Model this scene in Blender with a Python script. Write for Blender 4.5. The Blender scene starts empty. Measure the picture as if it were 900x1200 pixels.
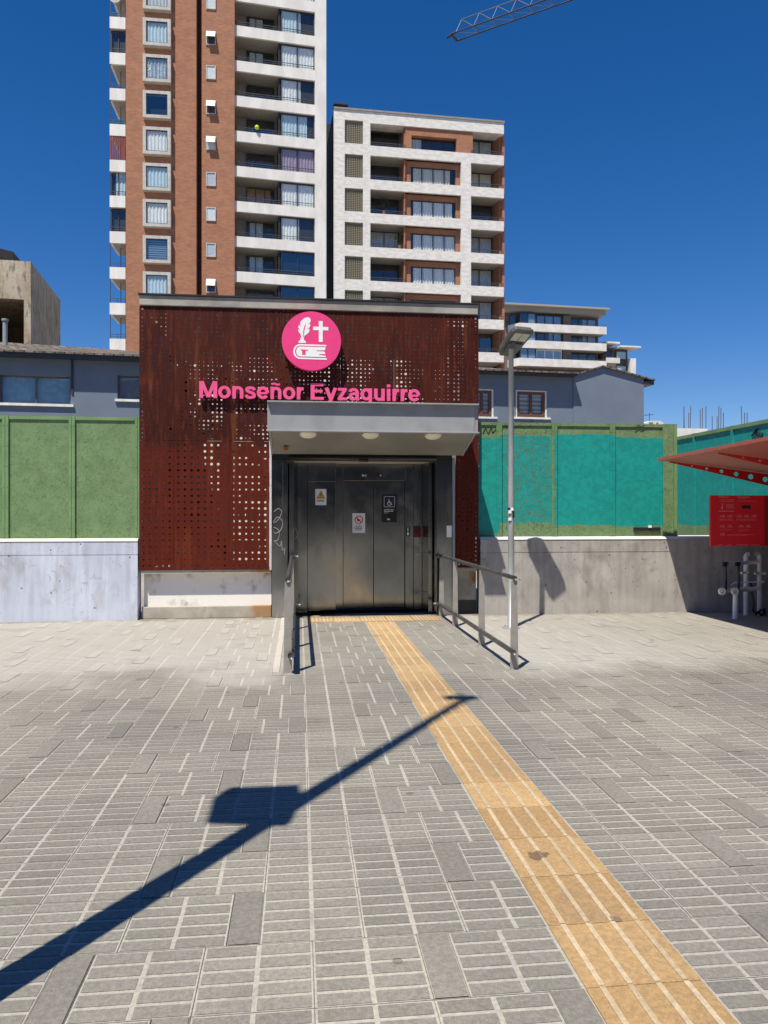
import bpy, math, random
from mathutils import Matrix, Vector
R = math.radians
random.seed(7)
sc = bpy.context.scene
COL = sc.collection

# ------------------------------------------------------------------ camera, sky, sun, exposure
CAMH = 1.64
TH = R(6.3)
cam_d = bpy.data.cameras.new("camera"); cam = bpy.data.objects.new("camera", cam_d); COL.objects.link(cam)
cam.location = (0, 0, CAMH); cam.rotation_euler = (R(90), 0, -TH)
cam_d.sensor_fit = 'VERTICAL'; cam_d.sensor_height = 36; cam_d.lens = 27
cam_d.clip_start = 0.05; cam_d.clip_end = 3000
sc.camera = cam
SUN_EL, SUN_AZ = R(63), R(33)          # shadows run 33 deg right of the facade normal
world = bpy.data.worlds.new("World"); sc.world = world; world.use_nodes = True
wn = world.node_tree; bg = wn.nodes['Background']
sky = wn.nodes.new('ShaderNodeTexSky'); sky.sky_type = 'NISHITA'; sky.sun_disc = False
sky.sun_elevation = SUN_EL; sky.sun_rotation = R(180) + SUN_AZ
sky.altitude = 700; sky.air_density = 1.0; sky.dust_density = 0.25; sky.ozone_density = 4.0
hs = wn.nodes.new('ShaderNodeHueSaturation'); hs.inputs['Saturation'].default_value = 1.34
tint = wn.nodes.new('ShaderNodeMix'); tint.data_type = 'RGBA'; tint.blend_type = 'MULTIPLY'; tint.inputs[0].default_value = 1; tint.inputs[7].default_value = (1.16, 1.08, 1.26, 1)
wn.links.new(sky.outputs[0], hs.inputs['Color']); wn.links.new(hs.outputs[0], tint.inputs[6]); wn.links.new(tint.outputs[2], bg.inputs[0])
bg.inputs[1].default_value = 0.065
sd = bpy.data.lights.new("sun", 'SUN'); so = bpy.data.objects.new("sun", sd); COL.objects.link(so)
sd.energy = 4.8; sd.angle = R(0.53); sd.color = (1.0, 0.93, 0.81)
sdir = Vector((-math.sin(SUN_AZ)*math.cos(SUN_EL), -math.cos(SUN_AZ)*math.cos(SUN_EL), math.sin(SUN_EL)))
so.rotation_euler = sdir.to_track_quat('Z', 'Y').to_euler()
vs = sc.view_settings; vs.view_transform = 'Standard'; vs.look = 'None'; vs.gamma = 1; vs.exposure = 0.42
vs.use_curve_mapping = False

# ------------------------------------------------------------------ frames and helpers
class Frame:
    """A facade plane: turned phi from the camera axis, D metres away."""
    def __init__(s, phi, D): s.phi, s.D, s.a = R(phi), D, R(phi) - TH
    def u(s, px, D=None): return (D or s.D)*math.tan(s.phi + math.atan((px-450)/900))
    def zc(s, px, D=None): return (D or s.D)/(math.cos(s.phi) - (px-450)/900*math.sin(s.phi))
    def z(s, px, py, D=None): return CAMH + (600-py)/900*s.zc(px, D)
    def M(s, u=0, v=None, z=0):
        v = s.D if v is None else v
        r = Matrix.Rotation(s.a, 4, 'Z')
        return Matrix.Translation(r @ Vector((u, v, z))) @ r
def T(x, y, z): return Matrix.Translation((x, y, z))
F0 = Frame(6.3, 12.0)
def at(px, py, Y): return Vector((F0.u(px, Y), Y, F0.z(px, py, Y)))

MW = {}
class MB:
    def __init__(s): s.v, s.f, s.m, s.c = [], [], [], []; s.mi = 0; s.tone = None
    def face(s, pts, tone=None):
        n = len(s.v); s.v += [tuple(p) for p in pts]; s.f.append(tuple(range(n, n+len(pts)))); s.m.append(s.mi); s.c.append(s.tone if tone is None else tone)
    def box(s, x0, x1, y0, y1, z0, z1):
        if x0 > x1: x0, x1 = x1, x0
        if y0 > y1: y0, y1 = y1, y0
        if z0 > z1: z0, z1 = z1, z0
        n = len(s.v)
        s.v += [(x, y, z) for z in (z0, z1) for y in (y0, y1) for x in (x0, x1)]
        for f in ((0,2,3,1),(4,5,7,6),(0,1,5,4),(2,6,7,3),(0,4,6,2),(1,3,7,5)):
            s.f.append(tuple(n+i for i in f)); s.m.append(s.mi); s.c.append(s.tone)
        return s
    def prism(s, poly, y0, y1, axis='y'):
        """poly in (x,z) counter-clockwise seen from -y; extruded y0..y1. axis 'x': poly is (y,z); axis 'z': poly is (x,y)"""
        def p(a, b, t): return {'y': (a, t, b), 'x': (t, a, b), 'z': (a, b, t)}[axis]
        n = len(s.v); k = len(poly)
        s.v += [p(a, b, y0) for a, b in poly] + [p(a, b, y1) for a, b in poly]
        fs = [tuple(n+i for i in range(k)), tuple(n+k+i for i in reversed(range(k)))]
        fs += [(n+i, n+k+i, n+k+(i+1) % k, n+(i+1) % k) for i in range(k)]
        for f in fs: s.f.append(f); s.m.append(s.mi); s.c.append(s.tone)
        return s
    def tube(s, pts, r, seg=10, caps=True, r2=None):
        pts = [Vector(p) for p in pts]; n0 = len(s.v); k = len(pts)
        t0 = (pts[1]-pts[0]).normalized()
        up = Vector((0,0,1)) if abs(t0.z) < .9 else Vector((1,0,0))
        for i, p in enumerate(pts):
            t = (pts[min(i+1,k-1)]-pts[max(i-1,0)]).normalized()
            a = t.cross(up).normalized(); b = t.cross(a)
            rr = r if r2 is None else r + (r2-r)*i/(k-1)
            for j in range(seg):
                q = 2*math.pi*j/seg; s.v.append(tuple(p + rr*(math.cos(q)*a + math.sin(q)*b)))
        for i in range(k-1):
            for j in range(seg):
                s.f.append((n0+i*seg+j, n0+i*seg+(j+1) % seg, n0+(i+1)*seg+(j+1) % seg, n0+(i+1)*seg+j)); s.m.append(s.mi); s.c.append(s.tone)
        if caps:
            s.f.append(tuple(n0+j for j in range(seg))); s.m.append(s.mi); s.c.append(s.tone)
            s.f.append(tuple(n0+(k-1)*seg+j for j in reversed(range(seg)))); s.m.append(s.mi); s.c.append(s.tone)
        return s
    def hole(s, P, c, rad, depth=0.006, n=8):
        """quad P (4 corners x,z ccw) at y=0 with an octagonal hole; rim goes back by depth"""
        q = []
        for i in range(4):
            a, b = P[i], P[(i+1) % 4]; q += [a, ((a[0]+b[0])/2, (a[1]+b[1])/2)]
        h = []
        for (x, z) in q:
            d = Vector((x-c[0], z-c[1])).normalized()*rad; h.append((c[0]+d.x, c[1]+d.y))
        for i in range(8):
            j = (i+1) % 8
            s.face([(q[i][0],0,q[i][1]), (q[j][0],0,q[j][1]), (h[j][0],0,h[j][1]), (h[i][0],0,h[i][1])])
            s.face([(h[i][0],0,h[i][1]), (h[j][0],0,h[j][1]), (h[j][0],depth,h[j][1]), (h[i][0],depth,h[i][1])])
def obj(name, mb, mats, parent=None, M=None, smooth=False, bevel=0):
    me = bpy.data.meshes.new(name); me.from_pydata(mb.v, [], mb.f)
    for m in (mats if isinstance(mats, (list, tuple)) else [mats]): me.materials.append(m)
    for p, mi in zip(me.polygons, mb.m): p.material_index = mi; p.use_smooth = smooth
    if any(c is not None for c in mb.c):
        at_ = me.attributes.new('tone', 'FLOAT', 'FACE')
        for i, c in enumerate(mb.c): at_.data[i].value = 0.5 if c is None else c
    me.update()
    o = bpy.data.objects.new(name, me); COL.objects.link(o)
    put(o, parent, M)
    if bevel:
        b = o.modifiers.new('bevel', 'BEVEL'); b.width = bevel; b.segments = 2; b.limit_method = 'ANGLE'
    return o
def put(o, parent, M):
    if M is None: M = MW[parent.name] if parent else Matrix.Identity(4)
    MW[o.name] = M.copy()
    if parent:
        o.parent = parent; o.matrix_basis = MW[parent.name].inverted() @ M
    else: o.matrix_basis = M
def thing(name, label, cat, M=None, group=None):
    o = bpy.data.objects.new(name, None); COL.objects.link(o); o.empty_display_size = .2
    put(o, None, M or Matrix.Identity(4)); tag(o, label, cat, group); return o
def tag(o, label, cat, group=None):
    o['label'] = label; o['category'] = cat
    if group: o['group'] = group
    return o
def struct(o): o['kind'] = 'structure'; return o
def dup(o, parent, M):
    """copy a part (and its sub-parts), sharing meshes"""
    c = o.copy(); COL.objects.link(c); M0 = MW[o.name]; put(c, parent, M)
    for k in list(o.children):
        d = k.copy(); COL.objects.link(d); put(d, c, M @ M0.inverted() @ MW[k.name])
    return c

# ------------------------------------------------------------------ materials
def srgb(r, g, b):
    f = lambda x: (x/255/12.92) if x/255 <= .04045 else ((x/255+.055)/1.055)**2.4
    return (f(r), f(g), f(b), 1)
class MT:
    def __init__(s, name, rough=.7, metal=0.0):
        s.m = bpy.data.materials.new(name); s.m.use_nodes = True; s.t = s.m.node_tree
        s.b = s.t.nodes['Principled BSDF']; s.b.inputs['Roughness'].default_value = rough; s.b.inputs['Metallic'].default_value = metal
        tc = s.n('ShaderNodeTexCoord'); s.P = tc.outputs['Object']
    def n(s, k, **kw):
        x = s.t.nodes.new(k)
        for a, v in kw.items(): setattr(x, a, v)
        return x
    def l(s, a, b): s.t.links.new(a, b)
    def scaled(s, sx, sy, sz):
        m = s.n('ShaderNodeMapping'); s.l(s.P, m.inputs[0]); m.inputs['Scale'].default_value = (sx, sy, sz); return m.outputs[0]
    def noise(s, scale, detail=4, vec=None, rough=.55, dist=0):
        x = s.n('ShaderNodeTexNoise'); x.inputs['Scale'].default_value = scale; x.inputs['Detail'].default_value = detail
        x.inputs['Roughness'].default_value = rough; x.inputs['Distortion'].default_value = dist
        s.l(vec or s.P, x.inputs['Vector']); return x.outputs[0]
    def ramp(s, v, stops):
        x = s.n('ShaderNodeValToRGB'); e = x.color_ramp.elements
        while len(e) < len(stops): e.new(.5)
        for q, (p, c) in zip(e, stops): q.position = p; q.color = c if hasattr(c, '__len__') else (c, c, c, 1)
        s.l(v, x.inputs[0]); return x.outputs[0]
    def mix(s, f, a, b, mode='MIX'):
        x = s.n('ShaderNodeMix', data_type='RGBA', blend_type=mode)
        for sock, v in ((x.inputs[0], f), (x.inputs[6], a), (x.inputs[7], b)):
            if isinstance(v, bpy.types.NodeSocket): s.l(v, sock)
            elif sock == x.inputs[0]: sock.default_value = v
            else: sock.default_value = v if len(v) == 4 else (*v, 1)
        return x.outputs[2]
    def math(s, op, a, b=0.0, clamp=False):
        x = s.n('ShaderNodeMath', operation=op); x.use_clamp = clamp
        for i, v in enumerate((a, b)):
            if isinstance(v, bpy.types.NodeSocket): s.l(v, x.inputs[i])
            else: x.inputs[i].default_value = v
        return x.outputs[0]
    def step(s, v, lo, hi):
        x = s.n('ShaderNodeMapRange'); x.interpolation_type = 'SMOOTHSTEP'; s.l(v, x.inputs[0])
        x.inputs[1].default_value = lo; x.inputs[2].default_value = hi; return x.outputs[0]
    def xyz(s):
        x = s.n('ShaderNodeSeparateXYZ'); s.l(s.P, x.inputs[0]); return x.outputs
    def bump(s, h, strength=.3, dist=.01):
        x = s.n('ShaderNodeBump'); x.inputs['Strength'].default_value = strength; x.inputs['Distance'].default_value = dist
        s.l(h, x.inputs['Height']); s.l(x.outputs[0], s.b.inputs['Normal'])
    def col(s, c):
        if isinstance(c, bpy.types.NodeSocket): s.l(c, s.b.inputs['Base Color'])
        else: s.b.inputs['Base Color'].default_value = c if len(c) == 4 else (*c, 1)
def mottled(name, a, b, scale=4, rough=.75, metal=0, bump=.15, bscale=60, stretch=(1,1,1), bdist=.004, detail=6, lo=.35, hi=.65):
    m = MT(name, rough, metal)
    n = m.noise(scale, detail, m.scaled(*stretch)); m.col(m.mix(m.step(n, lo, hi), a, b))
    if bump: m.bump(m.noise(bscale, 4), bump, bdist)
    return m.m
def plain(name, c, rough=.5, metal=0, var=.12):
    m = MT(name, rough, metal); n = m.noise(7, 5)
    m.col(m.mix(m.step(n, .3, .7), tuple(x*(1-var) for x in c[:3]), tuple(min(1, x*(1+var)) for x in c[:3])))
    r = m.math('ADD', m.math('MULTIPLY', m.noise(13, 4), .25), rough-.12); m.l(r, m.b.inputs['Roughness'])
    return m.m

m_white = mottled('white_render', (.66,.64,.60), (.78,.76,.72), 1.2, .85, bump=.3, bscale=14, stretch=(1,1,.35), bdist=.02)
m_white2 = mottled('pale_board_concrete', (.60,.58,.54), (.74,.72,.68), 2.0, .85, bump=.3, bscale=10, stretch=(1,1,2.5), bdist=.02)
m_far_white = mottled('far_white_render', (.62,.60,.56), (.74,.72,.68), .8, .85, bump=0)
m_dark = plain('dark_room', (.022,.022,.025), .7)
m_black = plain('black_metal', (.02,.02,.022), .45)
m_alu = plain('dark_window_frame', (.035,.035,.04), .45)
m_rail = plain('railing_metal', (.10,.10,.105), .4, .4)
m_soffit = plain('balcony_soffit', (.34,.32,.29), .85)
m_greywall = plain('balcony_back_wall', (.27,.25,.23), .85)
def brick(name, c1, c2, mort):
    m = MT(name, .85); x, y, z = m.xyz(); c = m.n('ShaderNodeCombineXYZ')
    m.l(m.math('ADD', x, y), c.inputs[0]); m.l(z, c.inputs[1])
    b = m.n('ShaderNodeTexBrick'); m.l(c.outputs[0], b.inputs['Vector'])
    b.inputs['Scale'].default_value = 1; b.inputs['Brick Width'].default_value = .30; b.inputs['Row Height'].default_value = .10
    b.inputs['Mortar Size'].default_value = .012; b.inputs['Color1'].default_value = (*c1,1); b.inputs['Color2'].default_value = (*c2,1); b.inputs['Mortar'].default_value = (*mort,1)
    n = m.noise(.8, 8, m.scaled(1,1,2)); v = m.mix(m.step(n,.3,.7), (.88,.88,.88), (1.06,1.05,1.04))
    m.col(m.mix(1.0, b.outputs[0], v, 'MULTIPLY'))
    m.bump(b.outputs[1], -.3, .02); return m.m
m_brick = brick('red_brick', (.40,.165,.085), (.30,.115,.058), (.33,.20,.13))
m_brown = mottled('brown_cladding', (.13,.10,.08), (.18,.14,.115), 1.5, .8, bump=0)

# thin window glass: clear, mirror-like at grazing angles
def glass(name, tint=(.88,.92,.93), refl=.12, rough=.03):
    m = MT(name); m.t.nodes.remove(m.b); out = m.t.nodes['Material Output']
    tr = m.n('ShaderNodeBsdfTransparent'); tr.inputs[0].default_value = (*tint,1)
    gl = m.n('ShaderNodeBsdfGlossy'); gl.inputs['Roughness'].default_value = rough; gl.inputs[0].default_value = (.9,.95,1,1)
    ge = m.n('ShaderNodeNewGeometry'); dt = m.n('ShaderNodeVectorMath', operation='DOT_PRODUCT')
    m.l(ge.outputs['Normal'], dt.inputs[0]); m.l(ge.outputs['Incoming'], dt.inputs[1])
    ca = m.math('SUBTRACT', 1.0, m.math('ABSOLUTE', dt.outputs['Value']), True)
    f = m.math('ADD', m.math('MULTIPLY', m.math('POWER', ca, 5.0), .9), .05+refl*.25, True)
    b = m.n('ShaderNodeBump'); b.inputs['Strength'].default_value = .08; b.inputs['Distance'].default_value = .05
    m.l(m.noise(1.1, 2), b.inputs['Height']); m.l(b.outputs[0], gl.inputs['Normal'])
    mx = m.n('ShaderNodeMixShader'); m.l(f, mx.inputs[0]); m.l(tr.outputs[0], mx.inputs[1]); m.l(gl.outputs[0], mx.inputs[2]); m.l(mx.outputs[0], out.inputs[0])
    return m.m
m_glass = glass('window_glass')
m_glass_b = glass('bluish_window_glass', (.55,.68,.78), .45)
def cloth(name, c): return plain(name, c, .9, 0, .1)
m_cur = [cloth('white_curtain', (.82,.82,.80)), cloth('grey_curtain', (.58,.60,.62)), cloth('cream_curtain', (.74,.70,.58)), cloth('blue_curtain', (.56,.68,.74)), cloth('mauve_curtain', (.40,.30,.38))]

# ------------------------------------------------------------------ paving
def fadeY(m):
    """where pale cement dust has settled: along the walls and left of the ramp rails"""
    x, y, z = m.xyz(); n = m.noise(.9, 5); n2 = m.math('MULTIPLY', m.math('SUBTRACT', n, .5), 3.2)
    d = m.step(m.math('ADD', y, n2), 6.9, 8.6)
    inside = m.math('MULTIPLY', m.step(x, -.25, -.05), m.step(m.math('MULTIPLY', x, -1), -2.32, -2.18))
    k = m.math('MULTIPLY', d, m.math('SUBTRACT', 1.0, m.math('MULTIPLY', inside, .75)))
    right = m.step(x, 2.2, 5.5)
    return m.math('MULTIPLY', k, m.math('SUBTRACT', .86, m.math('MULTIPLY', right, .36)))
def paving(name, a, b, dust, rough=.8, bs=160, bst=.35):
    m = MT(name, rough)
    at_ = m.n('ShaderNodeAttribute'); at_.attribute_name = 'tone'
    c = m.mix(at_.outputs['Fac'], a, b)
    g = m.noise(220, 3); c = m.mix(m.step(g,.3,.7), c, m.mix(1.0, c, (.76,.76,.76), 'MULTIPLY'))
    mid = m.noise(48, 5); c = m.mix(1.0, c, m.mix(m.step(mid,.3,.7), (.84,.84,.84), (1.12,1.12,1.11)), 'MULTIPLY'); pit = m.step(m.noise(75, 2), .70, .76); c = m.mix(m.math('MULTIPLY', pit, .4), c, (.07,.065,.06))
    big = m.noise(.55, 6); c = m.mix(1.0, c, m.mix(m.step(big,.3,.7), (.86,.86,.87), (1.10,1.09,1.07)), 'MULTIPLY')
    spot = m.step(m.noise(7.5, 2), .745, .77); c = m.mix(m.math('MULTIPLY', spot, .55), c, (.09,.085,.08))
    gum = m.n('ShaderNodeTexVoronoi'); gum.inputs['Scale'].default_value = 2.1; m.l(m.P, gum.inputs['Vector'])
    gm = m.math('LESS_THAN', gum.outputs[0], .052); c = m.mix(m.math('MULTIPLY', gm, .55), c, (.07,.065,.06))
    c = m.mix(fadeY(m), c, dust); st = m.step(m.noise(2.6, 7, dist=.8), .56, .74); c = m.mix(m.math('MULTIPLY', st, .38), c, (.14,.13,.115))
    vd = m.n('ShaderNodeVectorMath', operation='DISTANCE'); m.l(m.P, vd.inputs[0]); vd.inputs[1].default_value = (1.13, 3.55, 0)
    sd_ = m.math('SUBTRACT', 1.0, m.step(m.math('ADD', vd.outputs['Value'], m.math('MULTIPLY', m.noise(24, 5), .09)), .085, .10)); c = m.mix(m.math('MULTIPLY', sd_, .75), c, (.10,.06,.035))
    gx, gy_, gz = m.xyz(); gr_ = m.step(m.math('ADD', gy_, m.math('MULTIPLY', m.noise(4, 6), .9)), 12.15, 12.5)
    c = m.mix(m.math('MULTIPLY', gr_, .6), c, (.16,.135,.10)) 
    sp = m.noise(300, 2); c = m.mix(m.math('MULTIPLY', m.step(sp,.62,.7), .35), c, (.08,.075,.07))
    m.col(c); m.bump(m.noise(bs, 3), bst, .003); return m.m
DUST = (.46,.435,.39)
m_cell = paving('paver_face', (.200,.190,.164), (.290,.274,.236), DUST)
m_bar = paving('paver_bar', (.44,.415,.36), (.54,.51,.445), (.52,.49,.43))
m_joint = paving('paver_joint', (.13,.125,.11), (.19,.18,.16), (.34,.32,.285))
m_slab = paving('dark_slab', (.205,.195,.168), (.265,.25,.215), (.44,.415,.375), bs=120, bst=1.0)
m_tact = paving('tactile_tile', (.40,.255,.115), (.54,.36,.17), (.52,.38,.21), bs=120, bst=.6)
m_tbar = paving('tactile_bar', (.50,.39,.24), (.62,.50,.33), (.58,.47,.31))
m_ground = mottled('bare_ground', (.24,.22,.19), (.34,.31,.27), .3, .9, bump=.2)

g = MB(); g.face([(-900,-900,-.06), (900,-900,-.06), (900,900,-.06), (-900,900,-.06)]); struct(obj('ground', g, m_ground))
PX0, PX1, PYM = -13, 14, 12.1
g = MB(); g.box(PX0, PX1, -6, PYM, -.05, 0); struct(obj('pavement', g, m_bar))
TX0, TX1 = .975, 1.405
cells, joints, slabs = MB(), MB(), MB()
def clip(x0, x1):
    if x1 <= TX0 or x0 >= TX1: return [(x0, x1)]
    return [(a, b) for a, b in ((x0, TX0-.004), (TX1+.004, x1)) if b-a > .012]
def rect(mb, x0, x1, y0, y1, z, tone=None):
    for a, b in clip(x0, x1): mb.face([(a,y0,z),(b,y0,z),(b,y1,z),(a,y1,z)], tone)
rg = random.Random(3)
k = -18; ph = 0
# every course is laid from the same line, 6 columns of 20 cm then one 12 cm dark slab; each course starts its count elsewhere,
# so the column joints run through two or three courses and then step sideways
while True:
    y0 = 2.545 + .4*k; y1 = y0 + .4; k += 1
    if y0 > PYM: break
    yt = min(y1, PYM)
    ph = (ph + rg.choice((2,3,4))) % 6
    x = PX0; col = ph; tt = rg.random(); pend = False
    rect(joints, PX0, PX1, y0-.0012, y0+.0012, .003, rg.random())
    while x < PX1:
        if col % 6 == 0 and not pend:
            w = .125; rect(slabs, x+.004, x+w-.004, y0+.004, yt-.004, .0045, rg.random()); pend = True
            rect(joints, x-.0015, x+.0015, y0, yt, .005, rg.random())
        else:
            w = .2; pend = False; col += 1; b = .0095
            if col % 2: tt = rg.random(); rect(joints, x-.0012, x+.0012, y0, yt, .003, rg.random())
            for j in range(5):
                ya = y0 + .08*j
                if ya+.009 > PYM: continue
                q = rg.uniform(-.0012,.0012)
                rect(cells, x+b+q, x+w-b+q, ya+.0088, min(ya+.08-.0088, PYM), .002, min(1,max(0, tt*.6+rg.random()*.4)))
        x += w
struct(obj('pavement_paver_faces', cells, m_cell)); struct(obj('pavement_joints', joints, m_joint)); struct(obj('pavement_dark_slabs', slabs, m_slab))
# tactile strip: one tile every 40 cm, four raised bars each
tl = MB(); k = -18
while 2.545+.4*k < 11.4:
    y0 = 2.545+.4*k; k += 1; tl.mi = 0; y1 = min(y0+.4, 11.38)
    dx = rg.uniform(-.004,.004); dz = rg.uniform(0,.0012)
    tl.tone = rg.random(); tl.box(TX0+.006+dx, TX1-.006+dx, y0+.003, y1-.003, -.02, .0055+dz)
    tl.mi = 1
    for i in range(4):
        xc = TX0 + .43*(i+.62)/4.25; tl.tone = rg.random(); tl.box(xc-.010+dx, xc+.011+dx, y0+.005, y1-.005, .004, .0105+dz)
struct(obj('pavement_tactile_strip', tl, [m_tact, m_tbar], bevel=.0015))
tl = MB(); x = .12
while x < 2.16:
    w = min(.4, 2.16-x); tl.mi = 0; tl.tone = rg.random(); tl.box(x+.003, x+w-.003, 11.42, 11.95, -.02, .009)
    tl.mi = 1; q = x+.02
    while q < x+w-.03: tl.tone = rg.random(); tl.box(q, q+.022, 11.44, 11.93, .008, .0145); q += .055
    x += .4
struct(obj('pavement_threshold_warning_strip', tl, [m_tact, m_tbar]))

# ------------------------------------------------------------------ station elevator kiosk
XL, XR, YF = F0.u(163), F0.u(561), 12.0       # cladding edges and plane
def corten():
    m = MT('rusted_perforated_steel', .55)
    n = m.noise(1.3, 8, m.scaled(1.6,1,.45)); n2 = m.noise(9, 6, m.scaled(2.2,1,.35)); n3 = m.noise(45, 4)
    c = m.mix(m.step(n,.35,.65), (.038,.0055,.003), (.064,.011,.005))
    c = m.mix(m.math('MULTIPLY', m.step(n2,.50,.68), .9), c, (.105,.020,.006))
    c = m.mix(m.math('MULTIPLY', m.step(m.noise(3.3, 7, m.scaled(1.5,1,.5)),.60,.78), .6), c, (.022,.006,.005))
    c = m.mix(m.math('MULTIPLY', m.step(m.noise(2.2, 8, m.scaled(2.5,1,.22)),.57,.70), .55), c, (.17,.055,.02))
    x, y, z = m.xyz()
    low = m.step(m.math('ADD', m.math('MULTIPLY', z, -1), m.math('MULTIPLY', n2, .5)), -2.55, -2.3)   # the lower row is a rustier, redder batch
    c = m.mix(m.math('MULTIPLY', low, .5), c, (.125,.014,.004))
    c = m.mix(m.math('MULTIPLY', m.step(n3,.62,.8), .3), c, (.14,.05,.022))
    m.col(c); m.bump(n3, .2, .002); return m.m
m_cort = corten(); m_cort.node_tree.nodes['Principled BSDF'].inputs['Specular IOR Level'].default_value = .18
m_conc = mottled('weathered_concrete', (.30,.285,.255), (.44,.42,.385), 2.2, .85, bump=.4, bscale=40, stretch=(1,1,.8))
m_cornice = mottled('cornice_concrete', (.235,.22,.195), (.38,.36,.32), 1.8, .85, bump=.4, bscale=30, stretch=(1,1,1.4))
def lean_steel():
    m = MT('brushed_stainless_steel', .30, 1.0)
    s = m.noise(60, 3, m.scaled(4,4,.06)); b = m.noise(1.3, 5)
    c = m.mix(m.step(b,.3,.7), (.25,.265,.27), (.38,.385,.38))
    sm = m.noise(3, 4, m.scaled(1,1,.8), dist=.8); c = m.mix(m.math('MULTIPLY', m.step(sm,.55,.8), .2), c, (.17,.165,.155))
    m.col(c); r = m.math('ADD', m.math('MULTIPLY', s, .16), m.math('MULTIPLY', m.step(sm,.4,.7), .06)); m.l(m.math('ADD', r, .07), m.b.inputs['Roughness'])
    return m.m
m_ss = lean_steel()
m_ssd = plain('dark_stainless', (.07,.07,.07), .35, .9)
m_grey = mottled('grey_painted_steel', (.26,.27,.28), (.31,.32,.33), 2.5, .5, bump=.05)
m_edge = plain('pale_galvanised_edge', (.62,.64,.68), .4, .2)
m_under = mottled('grey_canopy_soffit', (.20,.19,.17), (.25,.235,.21), 1.5, .6, bump=.05)

kiosk = thing('elevator_kiosk', 'station elevator kiosk of rusty perforated steel with stainless doors', 'station entrance', F0.M(.2, YF))
KM = Matrix.Identity(4)
ZB, ZM, ZT = .755, 2.73, 4.775
seams = [XL] + [F0.u(p) for p in (203.7,268.5,332.5,399,461.8,528.7)] + [XR]
rh = random.Random(11)
def blob(x, z): return math.sin(x*3.1+1.3)*math.cos(z*2.7+.4) + .6*math.sin(x*7.3+z*4.1) + .5*math.sin(z*6.7-x*2.2+2)
def panel(x0, x1, z0, z1, pitch, top):
    mb = MB(); g_ = .003; x0 += g_; x1 -= g_; z0 += g_; z1 -= g_
    e = .012
    nx = max(2, round((x1-x0-2*e)/pitch)); nz = max(2, round((z1-z0-2*e)/pitch)); wx = (x1-x0-2*e)/nx; wz = (z1-z0-2*e)/nz
    for i in range(nx):
        for j in range(nz):
            a, b = x0+e+i*wx, z0+e+j*wz; cx, cz = a+wx/2, b+wz/2; bl = blob(cx, cz)
            if top:
                if cz > 4.25: r = rh.choice((.006,.008,.008,.010,.013 if (i+2*j) % 5 else .019))
                else: r = (.0155 if bl > .1 else .0105 if bl > -.5 else .007) * rh.uniform(.62,1.15)
                if rh.random() < .28: r = .005
                if rh.random() < .035: r = .020
            else:
                r = (.021 if bl > -.2 else .0165)*rh.uniform(.8,1.08) if cz > 1.45 else rh.choice((.011,.013,.015,.020))
            mb.hole([(a,b),(a+wx,b),(a+wx,b+wz),(a,b+wz)], (cx,cz), min(r, wx*.42))
    # rim strips and the folded returns
    for (a,b,c,d) in ((x0,x1,z0,z0+e),(x0,x1,z1-e,z1),(x0,x0+e,z0+e,z1-e),(x1-e,x1,z0+e,z1-e)):
        mb.face([(a,0,c),(b,0,c),(b,0,d),(a,0,d)])
    for (a,b,c,d) in ((x0,z0,x1,z0),(x1,z0,x1,z1),(x1,z1,x0,z1),(x0,z1,x0,z0)):
        mb.face([(a,0,b),(a,.035,b),(c,.035,d),(c,0,d)])
    obj('perforated_panel', mb, m_cort, kiosk, T(0,YF,0))
for i in range(7): panel(seams[i], seams[i+1], ZM, ZT, .066, True)
panel(seams[0], seams[1], ZB, ZM, .098, False); panel(seams[1], seams[2], ZB, ZM, .098, False)
panel(seams[2], F0.u(316)-.004, ZB, ZM, .098, False)
panel(F0.u(533)+.02, XR, ZB, ZM, .07, True)
# cornice, coping, white inner back wall, side walls, dark steel studs, added dark patches
mb = MB(); mb.box(XL+.01, XR-.02, YF-.03, YF+.28, ZT+.006, 4.93); obj('cornice', mb, m_cornice, kiosk, KM, bevel=.006)
mb = MB(); mb.box(XL-.01, XR, YF-.055, YF+.30, 4.932, 4.955); obj('coping', mb, m_black, kiosk, KM)
m_inner = plain('white_inner_wall', (.78,.77,.74), .8)
mb = MB(); mb.box(XL+.05, XR-.05, 14.3, 14.4, .0, 4.5); obj('back_wall', mb, m_inner, kiosk, KM)
for q in (XL+.04, XR-.10): mb = MB(); mb.box(q, q+.06, YF+.06, 14.28, .76, 4.70); obj('side_wall', mb, m_conc, kiosk, KM)
mb = MB(); mb.box(XL+.05, XR-.05, 14.31, 14.5, 4.52, 5.35)
xx = XL+.3
while xx < XR-.1:
    w = rh.choice((.05,.09,.16,.3)); mb.box(xx, xx+w, 14.15+rh.random()*.05, 14.24, .0, 4.5); xx += w + rh.choice((.3,.5,.7,1.0))
for zz in (1.0,1.32,2.35,2.62,3.1,3.5,3.75,4.1,4.35):
    xx = XL+.1
    while xx < XR-.2:
        w = rh.uniform(.2,.9)
        if rh.random() < .4: mb.box(xx, min(xx+w, XR-.08), 14.08, 14.13, zz, zz+rh.uniform(.05,.14))
        xx += w
for i in range(110):
    xx = rh.uniform(XL+.1, XR-.5); zz = rh.uniform(.9,4.4); mb.box(xx, xx+rh.uniform(.05,.26), 14.20+.0008*i, 14.20+.0008*i+.0006, zz, zz+rh.uniform(.05,.2))  # loose dark sheets, made up so scattered holes look dark
obj('inner_steel_and_dark_patches', mb, m_dark, kiosk, KM)
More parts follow.
